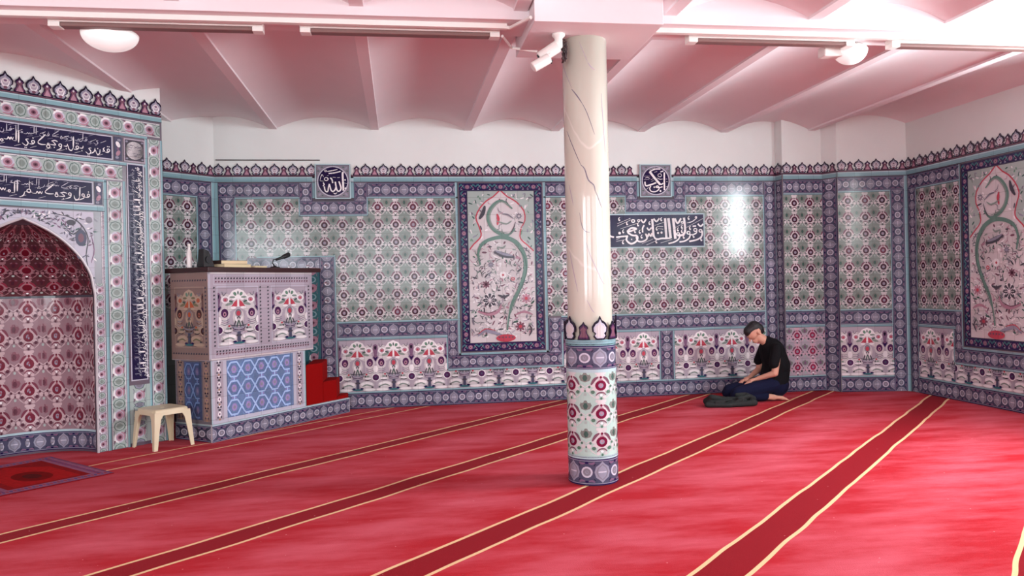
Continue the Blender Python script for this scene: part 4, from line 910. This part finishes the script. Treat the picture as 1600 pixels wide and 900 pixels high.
A = Art(-.011 + .0005); A.rect(.012, .165, 1.238, .76, 'ring'); strap(A, .20, .20, 1.06, .745, 5, 3)
A.base = 3
for u_ in (.11, 1.15):
    A.rect(u_ - .05, .19, u_ + .05, .745, 'lgrey', 0)
    for j in range(4): A.stamp(SB, u_, .25 + j * .14, 1, L=1)
A.rect(1.215, .165, 1.238, .76, 'lcyan', 1); A.rect(.012, .165, .03, .76, 'lcyan', 1); A.build('lower_front_tiles', PU)
A = Art(.016); border(A, 0, .003, 1.895, .15, per=.215); A.rect(0, .15, 1.895, .165, 'lcyan', 0); A.build('plinth_tiles', PU)
# left side (local plane u = 0 facing the mihrab): tiles in darker, browner tones than the front
def sidemap(x): return lambda u, v, h: (x - h, -u, v)     # u runs 0 (front corner) to -depth (back)
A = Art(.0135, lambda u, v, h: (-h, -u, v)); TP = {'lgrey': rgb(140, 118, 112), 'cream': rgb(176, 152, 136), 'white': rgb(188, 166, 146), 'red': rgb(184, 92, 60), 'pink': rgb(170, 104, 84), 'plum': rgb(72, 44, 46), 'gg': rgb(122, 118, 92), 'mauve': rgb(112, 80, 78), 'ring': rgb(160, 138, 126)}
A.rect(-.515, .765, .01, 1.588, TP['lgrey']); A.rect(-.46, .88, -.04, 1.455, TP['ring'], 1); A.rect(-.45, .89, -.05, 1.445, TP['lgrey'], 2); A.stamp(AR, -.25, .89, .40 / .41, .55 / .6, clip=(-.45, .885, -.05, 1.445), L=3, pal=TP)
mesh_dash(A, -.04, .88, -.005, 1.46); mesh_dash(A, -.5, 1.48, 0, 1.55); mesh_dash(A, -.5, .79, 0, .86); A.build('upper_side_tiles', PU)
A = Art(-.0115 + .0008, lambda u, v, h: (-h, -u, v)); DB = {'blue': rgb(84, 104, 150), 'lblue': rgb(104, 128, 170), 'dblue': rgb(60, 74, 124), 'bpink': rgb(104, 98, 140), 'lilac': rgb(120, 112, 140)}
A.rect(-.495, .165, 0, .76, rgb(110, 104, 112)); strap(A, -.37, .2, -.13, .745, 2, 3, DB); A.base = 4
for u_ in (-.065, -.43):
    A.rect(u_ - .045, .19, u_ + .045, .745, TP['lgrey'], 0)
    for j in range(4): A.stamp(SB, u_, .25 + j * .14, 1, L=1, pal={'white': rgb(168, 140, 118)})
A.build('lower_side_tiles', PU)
A = Art(.002, lambda u, v, h: (-h, -u, v)); border(A, -.5, .003, 0.0, .15, per=.215); A.rect(-.5, .15, 0, .165, 'lcyan', 0); A.build('plinth_side_tiles', PU)
# red carpeted steps at the right end, against the back wall
d_ = Vector((.61, .79)); d_.normalize()
inv = Matrix.Rotation(-KA, 3, 'Z')
def FP(u): return (KP.x + d_.x * u, KP.y + d_.y * u)
for u0_, u1_, h_ in ((1.245, 1.50, .60), (1.50, 1.72, .39), (1.72, 1.88, .20)):
    a, b = FP(u0_), FP(u1_); poly = [a, b, (b[0], 9.235), (a[0], 9.235)]
    loc = [inv @ (Vector((x, y, 0)) - KP) for x, y in poly]
    MB().prism([(p.x, p.y + (.012 if i < 2 else 0)) for i, p in enumerate(loc)], .0, h_).build('carpeted_step', M_REDSTEP, PU, bevel=.012)

# things lying on the ledge
def kpt(u, dpt, z): 
    v = Matrix.Rotation(KA, 3, 'Z') @ Vector((u, dpt, 0)); return (KP.x + v.x, KP.y + v.y, z)
ZL = 1.6355
def book(label, u, dpt, z, w_, d__, h_, rot=0, cover=True):
    T = thing('book', label, 'book', kpt(u, dpt, z), KA + rot, 'books on the pulpit ledge')
    MB().box(-w_ / 2 + .004, -d__ / 2 + .004, .003, w_ / 2 - .002, d__ / 2 - .004, h_ - .003).build('pages', M_PAPER, T)
    MB().box(-w_ / 2, -d__ / 2, 0, w_ / 2, d__ / 2, .003).box(-w_ / 2, -d__ / 2, h_ - .003, w_ / 2, d__ / 2, h_).box(-w_ / 2 - .002, -d__ / 2, 0, -w_ / 2 + .003, d__ / 2, h_).build('cover', M_COVER if cover else M_PAPER, T)
book('cream book at the bottom of the stack on the pulpit ledge', .36, .12, ZL, .34, .22, .032, 0.05, False)
book('cream-edged book on top of the stack on the pulpit ledge', .34, .12, ZL + .0325, .30, .20, .036, -0.08)
book('thin open cream booklet right of the book stack on the ledge', .67, .13, ZL, .20, .18, .02, 0.2, False)
T = thing('loudspeaker', 'small black wedge loudspeaker at the left end of pulpit ledge', 'loudspeaker', kpt(.06, .1, ZL), KA)
sp = MB().prism([(-.06, -.05), (.07, -.05), (.06, .06), (-.05, .06)], 0, .17)
sp.v[4] = (-.045, -.03, .175); sp.v[5] = (.02, -.03, .155); sp.v[6] = (.015, .05, .155); sp.v[7] = (-.04, .05, .175)
sp.build('cabinet', M_BLACK, T, bevel=.008); MB().tube([(0.0, -.052, .07), (0.0, -.046, .07)], .035, 16).build('driver', simple('dark_grille', rgb(44, 44, 48), .6, .3), T)
T = thing('bottle', 'small white bottle standing behind the black loudspeaker on pulpit', 'bottle', kpt(-.01, .24, ZL), 0)
MB().lathe([(.001, 0), (.022, 0), (.024, .01), (.024, .13), (.018, .16), (.011, .175), (.011, .20)], 16).build('body', M_OPAL, T, smooth=True); MB().lathe([(.013, .20), (.014, .205), (.014, .225), (.001, .228)], 12).build('cap', M_WHITE, T, smooth=True)
T = thing('microphone', 'black microphone on short gooseneck at right of pulpit ledge', 'microphone', kpt(.98, .16, ZL), KA)
MB().lathe([(.001, 0), (.055, 0), (.055, .012), (.02, .02), (.012, .03)], 20).build('base', M_BLACK, T, smooth=True)
MB().tube([(0, 0, .02), (-.03, 0, .055), (-.02, 0, .09), (.04, 0, .10)], .006, 8).build('gooseneck', M_BLACK, T, smooth=True)
MB().tube([(.02, 0, .092), (.10, 0, .115), (.13, 0, .125), (.20, 0, .15), (.215, 0, .156)], [.012, .015, .024, .026, .012], 14).build('head', M_BLACK, T, smooth=True)

# ------------------------------------------------------------------ column
CX, CY = 1.35, 5.43; RT = .176; RM = .158; HC = 3.13
CO = thing('column', 'round marble-veined column with tiled lower part and palmette collar', 'column', (CX, CY, 0))
MB().lathe([(RM, 0), (RM, 1.0), (RM, 2.0), (RM, HC)], 64).build('marble_shaft', M_MARBLE, CO, smooth=False)
o_ = CO.children[0]
for p_ in o_.data.polygons: p_.use_smooth = len(p_.vertices) == 4
sh = MB(); n_ = 64
ringv = [(RT, 0.002), (RT, 1.0), (RT, 1.01), (RM, 1.01)]
sh.lathe([(RT - .001, .002), (RT - .001, 1.012), (RM + .0005, 1.012)], 64); sh.f = sh.f[:-2]
o_ = sh.build('tile_sleeve', M_INK, CO, smooth=True)
CIR = 2 * PI * RT
def cmap(u, v, h): th = -PI / 2 + u / RT + math.radians(7.5); return ((RT + h) * math.cos(th), (RT + h) * math.sin(th), v)
A = Art(.0006, cmap, .02, .00022); A.strip = CIR / 56
flower_field(A, 0, .205, CIR, .785, 0, .305, pu=CIR / 5, pv=.195, pal={'gg': rgb(176, 206, 198), 'bg': rgb(178, 206, 198), 'green': rgb(120, 168, 146), 'dark': rgb(86, 120, 104), 'maroon': rgb(112, 26, 58)}, hot=0)
A.base = 2; border(A, 0, .005, CIR, .185, per=CIR / 5); border(A, 0, .805, CIR, .97, per=CIR / 5)
for v0_, v1_, c in ((.185, .205, 'lcyan'), (.785, .808, 'lcyan'), (.97, 1.012, 'cyan'), (.975, .982, 'dgreen'), (.994, 1.0, 'lcyan'), (.196, .2, 'dark')): A.rect(0, v0_, CIR, v1_, c, 10)
A.build('sleeve_tiles', CO, M_TILE_ROUND)
VE = Motif(); zc = lambda px, py: ((px - 112) * .00233 - .008 * 0, 1.4 - (py * .5111 + 40 - 447 + 2.6) * 5.36 / 1217)
for w_, c_, *p_ in ((.004, 'lgrey', (40, 60), (52, 120), (72, 180)), (.008, 'grey', (72, 184), (88, 208), (102, 232)), (.005, 'grey', (100, 228), (116, 262), (138, 330)), (.004, 'lgrey', (98, 42), (110, 75), (122, 108)), (.008, 'lgrey', (122, 108), (132, 122), (142, 130)),
    (.005, 'grey', (55, 310), (66, 345), (84, 395), (96, 425)), (.009, 'grey', (94, 422), (106, 436), (116, 470), (132, 486), (136, 505)), (.005, 'grey', (135, 500), (146, 530), (154, 556)), (.006, 'lgrey', (40, 230), (44, 260), (46, 280)), (.005, 'lgrey', (58, 480), (64, 510), (70, 545)),
    (.005, 'grey', (88, 570), (94, 610), (104, 628), (118, 632)), (.005, 'lgrey', (106, 664), (116, 700), (134, 744), (152, 786), (158, 792)), (.006, 'lgrey', (56, 690), (66, 750), (78, 815)), (.005, 'lgrey', (160, 200), (164, 290), (168, 380)), (.005, 'lgrey', (104, 840), (118, 870), (126, 880))):
    VE.stroke([zc(*q) for q in p_], w_, c_, k=3)
RMAP = lambda u, v, h: (lambda th: ((RM + h) * math.cos(th), (RM + h) * math.sin(th), v))(math.atan2(-CY, -CX) + math.asin(max(-.98, min(.98, u / RM))))
A = Art(.0004, RMAP, None, .00002); A.strip = .012; A.stamp(VE, 0, 0, 1); A.build('marble_veins', CO, M_TILE_ROUND)
# cut-out palmettes standing on the sleeve
A = Art(.0008, cmap, None, .00025); A.strip = CIR / 56
for i in range(10):
    x = i * CIR / 10; mo = PALM if i % 2 == 0 else TREF; A.stamp(mo, x, 1.012, .95, 1.18 if i % 2 == 0 else 1.1, L=2, pal={'lilac': 'ring', 'lgrey': 'cream'})
    A.stamp(LINK, x + CIR / 20, 1.012, .9, 1.0, L=1)
o_ = A.build('palmette_collar', CO, M_TILE_ROUND)
sm = o_.modifiers.new('t', 'SOLIDIFY'); sm.thickness = .012; sm.offset = -1
hd = MB().box(.92, 5.02, 3.13, 1.80, 5.84, 3.45).build('trim_2', M_CEIL, bevel=.004); props(hd, kind='structure')

# ------------------------------------------------------------------ lights, trunking, cameras under the beam
T = thing('cable_trunking', 'white cable trunking running under the cross beam', 'cable trunking', (0, 5.40, 3.205))
b = MB(); b.box(-3.4, -.10, -.035, .78, -.055, 0); b.build('left_run', M_WHITE, T, bevel=.003)
MB().box(1.84, -.10, -.035, 6.19, -.055, 0).build('right_run', M_WHITE, T, bevel=.003)
MB().tube([(.74, -.08, -.02), (.80, -.10, -.03), (.90, -.36, -.045)], .012, 8).build('conduit', M_WHITE, T); MB().tube([(.76, .02, -.05), (.86, .25, -.06), (1.05, .26, -.08)], .010, 8).build('conduit', M_WHITE, T)
def batten(label, x0_, x1_):
    T = thing('batten_light', label, 'ceiling light', ((x0_ + x1_) / 2, 5.44, 3.205), 0, 'batten lights under the beam'); h = (x1_ - x0_) / 2
    MB().box(-h, -.05, -.035, h, .035, 0).build('housing', M_WHITE, T, bevel=.004)
    MB().box(-h + .07, -.045, -.062, h - .07, .03, -.035).build('diffuser', M_DIFF, T, bevel=.008)
    for s in (-1, 1): MB().box(s * h - (.07 if s > 0 else 0), -.05, -.066, s * h + (.07 if s < 0 else 0), .035, -.034).build('end_cap', M_WHITE, T, bevel=.004)
batten('unlit batten light under the beam, leftmost one', -2.2, -.86)
batten('unlit batten light under the beam, just left of the column', -.62, .74)
batten('unlit batten light under the beam, just right of the column', 2.12, 3.42)
batten('unlit batten light under the beam, at the right picture edge', 3.72, 5.1)
def bulkhead(label, x, y, r_, z, base=False):
    T = thing('ceiling_lamp', label, 'ceiling light', (x, y, z), 0, 'round ceiling lamps')
    MB().lathe([(r_ * .6, 0), (r_ * .95, -.03), (r_ * .9, -.04), (.001, -.04)], 32).build('base', M_WHITE, T, smooth=True)
    pr = [(r_ * math.cos(a * PI / 20), -.04 - .11 * math.sin(a * PI / 20)) for a in range(0, 10)] + [(.002, -.15)]
    MB().lathe(pr, 36).build('dome', M_LAMP, T, smooth=True)
    if base: MB().box(-r_ - .12, -.05, -.10, -r_ + .04, .05, -.02).build('sensor', M_WHITE, T, bevel=.01)
bulkhead('white oval dome ceiling lamp at upper left, behind the beam', -1.90, 5.62, .18, 3.204)
bulkhead('white dome ceiling lamp with side sensor, right of the column', 3.50, 5.58, .125, 3.204, True)
def camera_unit(label, base, p1, p2, r1, L=None):
    T = thing('security_camera', label, 'security camera', base, 0)
    MB().lathe([(.001, 0), (.045, 0), (.045, -.015), (.028, -.03), (.028, -.09), (.02, -.10), (.001, -.10)], 20).build('mount', M_WHITE, T, smooth=True)
    p0 = Vector((0, 0, -.09)); p1 = Vector(p1); p2 = Vector(p2)
    MB().tube([p0, p0 + (p1 - p0) * .3, p1], [.014, .016, .016], 10).build('bracket', M_WHITE, T)
    dd_ = (p2 - p1).normalized(); q = p1 - dd_ * .03
    MB().tube([q, q + dd_ * .004, p2 - dd_ * .004, p2], [r1 * .9, r1, r1, r1 * .9], 20).build('housing', M_WHITE, T)
    MB().tube([p2 - dd_ * .01, p2 + dd_ * .006], [r1 * .7, r1 * .7], 16).build('lens', M_BLACK, T)
camera_unit('upper white security camera mounted beside the column top', (1.13, 5.27, 3.13), (-.03, 0, -.10), (-.13, .02, -.165), .043)
T2 = thing('security_camera', 'lower white security camera tilted down beside the column top', 'security camera', (1.06, 5.24, 2.975), 0)
MB().tube([(.03, .02, .03), (.0, 0, 0), (-.01, 0, -.03)], .012, 8).build('bracket', M_WHITE, T2); MB().tube([(.0, 0, -.02), (-.005, 0, -.022), (-.115, 0, -.085), (-.12, 0, -.088)], [.03, .036, .036, .03], 18).build('housing', M_WHITE, T2); MB().tube([(.012, 0, -.035), (.004, 0, -.055)], .012, 8).build('hinge', M_BLACK, T2)
rnd = random.Random(4); b = MB()
for i in range(9):
    pts = []; x, y, z = 1.175, 5.30 + rnd.uniform(-.02, .02), 3.10
    for k_ in range(8):
        pts.append((x + rnd.uniform(-.022, .016), y + rnd.uniform(-.03, .01), z - k_ * .022 + rnd.uniform(-.014, .014)))
    b.tube(pts, .004, 5)
o_ = b.build('cable_bundle', M_CABLE, None, smooth=True); props(o_, 'tangled dark cable bundle hanging between security cameras and column', 'cables')

# ------------------------------------------------------------------ stool
ST = thing('plastic_stool', 'ivory square plastic stool with tapered legs in front of the mihrab', 'stool', (-2.165, 7.545, 0), math.radians(45 - 0))
def stool():
    h = .355; s = .165; b = MB()
    # seat: rounded square with a small round hole in the middle
    def ringp(r_, z, k): 
        out = []
        for i in range(32):
            a = 2 * PI * i / 32; c, s_ = math.cos(a), math.sin(a); m_ = (abs(c) ** k + abs(s_) ** k) ** (-1 / k); out.append((r_ * m_ * c, r_ * m_ * s_, z))
        return out
    rings = [ringp(.018, h - .02, 2), ringp(.018, h, 2), ringp(s - .012, h + .003, 9), ringp(s, h - .006, 9), ringp(s + .005, h - .05, 9), ringp(s - .003, h - .05, 9), ringp(s - .010, h - .012, 9), ringp(.018, h - .02, 2)]
    vs = [p for r_ in rings for p in r_]; fs = []
    for i in range(len(rings) - 1):
        for k in range(32): fs.append((i * 32 + k, i * 32 + (k + 1) % 32, (i + 1) * 32 + (k + 1) % 32, (i + 1) * 32 + k))
    b.add(vs, fs); b.build('seat', M_STOOL, ST)
    for sx in (-1, 1):
        for sy in (-1, 1):
            l = MB(); t = .010
            # L section, wide under the seat and narrow at the floor
            def sec(z, o, w_): return [(sx * o, sy * o, z), (sx * (o - w_), sy * o, z), (sx * (o - w_), sy * (o - t), z), (sx * (o - t), sy * (o - t), z), (sx * (o - t), sy * (o - w_), z), (sx * o, sy * (o - w_), z)]
            secs = [sec(0, .192, .032), sec(.15, .182, .045), sec(.27, .174, .06), sec(.315, .171, .085), sec(.332, .170, .14)]
            vs = [p for q in secs for p in q]; fs = [(i * 6 + k, i * 6 + (k + 1) % 6, (i + 1) * 6 + (k + 1) % 6, (i + 1) * 6 + k) for i in range(4) for k in range(6)] + [tuple(range(6)), tuple(range(24, 30))]
            l.add(vs, fs); l.build('leg', M_STOOL, ST)
stool()

# ------------------------------------------------------------------ prayer rug in front of the niche
def rugmat():
    m, t, b = nmat('woven_rug'); at = N(t, 'Attribute', attribute_name='Col'); tc = N(t, 'TexCoord'); no = N(t, 'TexNoise'); no.inputs['Scale'].default_value = 30; no.inputs['Detail'].default_value = 4; t.links.new(tc.outputs['Object'], no.inputs['Vector'])
    mr = N(t, 'MapRange'); mr.inputs['To Min'].default_value = .6; mr.inputs['To Max'].default_value = 1.4; t.links.new(no.outputs['Fac'], mr.inputs['Value'])
    vm = N(t, 'VectorMath', operation='SCALE'); t.links.new(at.outputs['Color'], vm.inputs[0]); t.links.new(mr.outputs[0], vm.inputs['Scale']); t.links.new(vm.outputs[0], b.inputs['Base Color']); b.inputs['Roughness'].default_value = .95; b.inputs['Specular IOR Level'].default_value = .1
    return m
RG = thing('prayer_rug', 'dark red prayer rug with mauve border lying before the mihrab', 'rug', (-2.23, 6.48, 0), PI / 4)
MB().box(-.82, 0, 0.0005, 0, 1.12, .006).build('pile', M_REDSTEP, RG, bevel=.002)
A = Art(.0065, lambda u, v, h: (u, v, h), None, .00006)
A.rect(-.82, 0, 0, 1.12, rgb(120, 70, 100)); A.rect(-.80, .02, -.02, 1.10, rgb(150, 96, 124), 1)
for i in range(34):
    for (x, y) in ((-.82 + .0245 * i, .07), (-.82 + .0245 * i, 1.05)): A.stamp(Motif().ell(0, 0, .011, .022, rgb(84, 76, 130) if i % 2 else rgb(160, 60, 70), n=6), x, y, L=2)
for i in range(40):
    for x in (-.75, -.07): A.stamp(Motif().ell(0, 0, .022, .013, rgb(84, 76, 130) if i % 2 else rgb(160, 60, 70), n=6), x, .09 + .024 * i, L=2)
A.rect(-.70, .12, -.12, 1.0, rgb(140, 20, 24), 3); A.poly([(-.64, .16), (-.18, .16), (-.18, .7), (-.3, .84), (-.41, .96), (-.52, .84), (-.64, .7)], rgb(168, 24, 26), 4)
A.stamp(Motif().ell(0, 0, .13, .2, rgb(120, 12, 12), n=16).ell(0, 0, .06, .1, rgb(86, 20, 20), n=12), -.41, .45, L=5)
o_ = A.build('woven_pattern', RG, rugmat())

# ------------------------------------------------------------------ person and jacket
def capsule(b, p0, p1, r0_, r1_, flat=None, n_=14):
    p0, p1 = Vector(p0), Vector(p1); d = p1 - p0; L_ = d.length
    if L_ < 1e-5: d = Vector((0, 0, 1)); 
    d = d.normalized(); ref = Vector((0, 0, 1)) if abs(d.z) < .9 else Vector((1, 0, 0)); a = d.cross(ref).normalized(); c = d.cross(a); rings = []
    for k in range(1, 6): t = PI / 2 * k / 5; rings.append((p0 - d * r0_ * math.cos(t), r0_ * math.sin(t)))
    for k in range(5): t = PI / 2 * k / 5; rings.append((p1 + d * r1_ * math.sin(t), r1_ * math.cos(t)))
    vs = [p0 - d * r0_]
    for q, rr_ in rings: vs += [q + rr_ * (math.cos(2 * PI * k / n_) * a + math.sin(2 * PI * k / n_) * c) for k in range(n_)]
    vs.append(p1 + d * r1_)
    if flat:
        fd, fk = Vector(flat[0]).normalized(), flat[1]; mid = p0
        vs = [v - fd * ((v - mid).dot(fd)) * (1 - fk) for v in vs]
    nr = len(rings); fs = [(0, 1 + (k + 1) % n_, 1 + k) for k in range(n_)]
    for i in range(nr - 1):
        for k in range(n_): fs.append((1 + i * n_ + k, 1 + i * n_ + (k + 1) % n_, 1 + (i + 1) * n_ + (k + 1) % n_, 1 + (i + 1) * n_ + k))
    e = len(vs) - 1; fs += [(1 + (nr - 1) * n_ + k, 1 + (nr - 1) * n_ + (k + 1) % n_, e) for k in range(n_)]
    b.add(vs, fs)
def blob(name, parts, mat, parent, voxel=.008, smooth=6, cut=None):
    """closed tapering pieces fused into one continuous surface"""
    b = MB()
    for p in parts: capsule(b, *p)
    tmp = bpy.data.objects.new('tmp', b.mesh('tmp')); COL.objects.link(tmp)
    r_ = tmp.modifiers.new('r', 'REMESH'); r_.mode = 'VOXEL'; r_.voxel_size = voxel
    s_ = tmp.modifiers.new('s', 'SMOOTH'); s_.iterations = smooth; s_.factor = .5
    dg = bpy.context.evaluated_depsgraph_get(); dg.update(); me = bpy.data.meshes.new_from_object(tmp.evaluated_get(dg)); bpy.data.objects.remove(tmp)
    me.name = name; me.materials.clear()
    return link(name, me, mat, parent, smooth=True)
PE = thing('person', 'person in black T-shirt and navy trousers kneeling with bowed head', 'person', (4.21, 8.59, 0), math.radians(-3))
Yv = (0, 1, 0)
def arm(s):
    sh_, el, wr = (.085, s * .185, .60), (.03, s * .225, .335), (-.13, s * .10, .262)
    p = [(sh_, el, .048, .038), (el, wr, .038, .025), (wr, (-.185, s * .085, .238), .028, .030, ((0, 0, 1), .6))]
    for k, (fy, ln) in enumerate(((.028, .060), (.010, .070), (-.010, .066), (-.027, .050))):
        a = Vector((-.20, s * (.085 + fy), .233)); b_ = a + Vector((-ln * .55, -s * .004, -.010)); c = b_ + Vector((-ln * .45, 0, -.022)); p += [(a, b_, .0095, .009), (b_, c, .009, .0075)]
    a = Vector((-.16, s * .06, .238)); p += [(a, a + Vector((-.035, -s * .03, -.004)), .012, .010), (a + Vector((-.035, -s * .03, -.004)), a + Vector((-.06, -s * .034, -.014)), .010, .008)]
    return p
HC_ = Vector((-.105, 0, .79)); fw = Vector((-.72, 0, -.69)).normalized(); upv = Vector((-.69, 0, .72)).normalized()   # head centre, gaze, crown
def hp(a, b_, c): return tuple(HC_ + fw * a + Vector((0, 1, 0)) * b_ + upv * c)
body = [((.12, 0, .26), (.15, 0, .42), .12, .115, (Yv, 1.15)), ((.15, 0, .42), (.11, 0, .58), .10, .085, (Yv, 1.3)), ((.06, 0, .66), (-.06, 0, .74), .06, .055),
        (hp(-.02, 0, .02), hp(.02, 0, .015), .088, .08, (Yv, .85)), (hp(.03, 0, -.045), hp(.055, 0, -.07), .052, .036, (Yv, .9)),
        (hp(.085, 0, .0), hp(.108, 0, -.028), .010, .013), (hp(.088, -.03, .016), hp(.088, .03, .016), .010, .010), (hp(.082, -.014, -.056), hp(.082, .014, -.056), .009, .009),
        (hp(-.01, .078, -.005), hp(-.015, .082, -.03), .014, .010), (hp(-.01, -.078, -.005), hp(-.015, -.082, -.03), .014, .010)]
for s in (-1, 1):
    body += arm(s)
    body += [((.09, s * .09, .20), (-.36, s * .13, .10), .085, .062), ((-.37, s * .13, .075), (-.02, s * .115, .06), .056, .040)]
# near foot lies on its instep, far foot stands on its toes
body += [((-.02, -.115, .058), (.06, -.115, .045), .036, .034), ((.04, -.115, .05), (.16, -.11, .032), .036, .028, ((0, 0, 1), .75)), ((.16, -.11, .028), (.20, -.11, .022), .030, .020, ((0, 0, 1), .7))]
body += [((-.02, .115, .062), (.10, .115, .055), .036, .033), ((.10, .115, .07), (.20, .11, .035), .038, .030), ((.20, .11, .03), (.235, .11, .022), .028, .018)]
for k in range(5):
    body += [((.195, -.135 + k * .013, .018), (.228 - k * .004, -.137 + k * .014, .013), .0085, .007), ((.225, .085 + k * .013, .016), (.252 - k * .004, .083 + k * .014, .012), .0085, .007)]
blob('body', body, M_SKIN, PE, .0055, 3)
blob('hair', [(hp(-.035, 0, .045), hp(.035, 0, .06), .084, .066, (Yv, .9)), (hp(-.06, 0, .0), hp(-.045, 0, .05), .066, .07, (Yv, 1.0)), (hp(-.065, 0, -.035), hp(-.06, 0, 0), .045, .06, (Yv, 1.0)), (hp(.055, 0, .068), hp(.075, 0, .052), .036, .022, (Yv, 1.5))], M_HAIR, PE, .006, 3)
shirt = [((.11, 0, .20), (.15, 0, .40), .165, .155, (Yv, 1.15)), ((.15, 0, .40), (.10, 0, .575), .15, .14, (Yv, 1.3)), ((.09, -.13, .61), (.09, .13, .61), .075, .075), ((.09, 0, .64), (.045, 0, .685), .10, .066, (Yv, 1.2)), ((.03, -.06, .60), (.03, .06, .60), .06, .06)]
for s in (-1, 1): shirt += [((.085, s * .165, .61), (.025, s * .215, .44), .066, .058)]
blob('t_shirt', shirt, M_SHIRT, PE, .008, 5)
tr = [((.12, 0, .19), (.12, 0, .25), .165, .15, (Yv, 1.15))]
for s in (-1, 1): tr += [((.09, s * .09, .20), (-.37, s * .13, .105), .10, .078), ((-.39, s * .13, .08), (-.06, s * .118, .068), .072, .060)]
blob('trousers', tr, M_TROUS, PE, .008, 5)
JK = [((-.24, 0, .045), (.20, .02, .04), .045, .04, (Yv, 1.9)), ((-.27, .02, .06), (-.235, -.05, .115), .038, .032), ((-.235, -.05, .115), (-.12, -.02, .085), .032, .03), ((-.12, -.03, .08), (.02, .03, .06), .03, .034), ((-.02, .04, .07), (.10, -.05, .075), .03, .034), ((.08, -.06, .085), (.19, -.06, .115), .034, .026),
      ((.19, -.06, .115), (.26, -.01, .075), .026, .034), ((.26, -.01, .075), (.20, .06, .11), .034, .03), ((.20, .06, .11), (.09, .04, .115), .03, .022), ((-.29, -.06, .035), (-.05, -.115, .028), .03, .024), ((-.05, -.10, .03), (.25, -.075, .04), .028, .034), ((-.18, .07, .10), (.0, .09, .065), .026, .024), ((-.20, -.09, .06), (-.02, -.07, .085), .018, .016), ((.02, -.10, .06), (.10, -.10, .085), .016, .014)]
jk = blob('jacket', JK, M_JACKET, None, .0065, 2); jk.location = (3.65, 8.28, 0.0); jk.rotation_euler = (0, 0, -.05); props(jk, 'dark grey-green jacket crumpled on the carpet before the kneeling person', 'jacket')
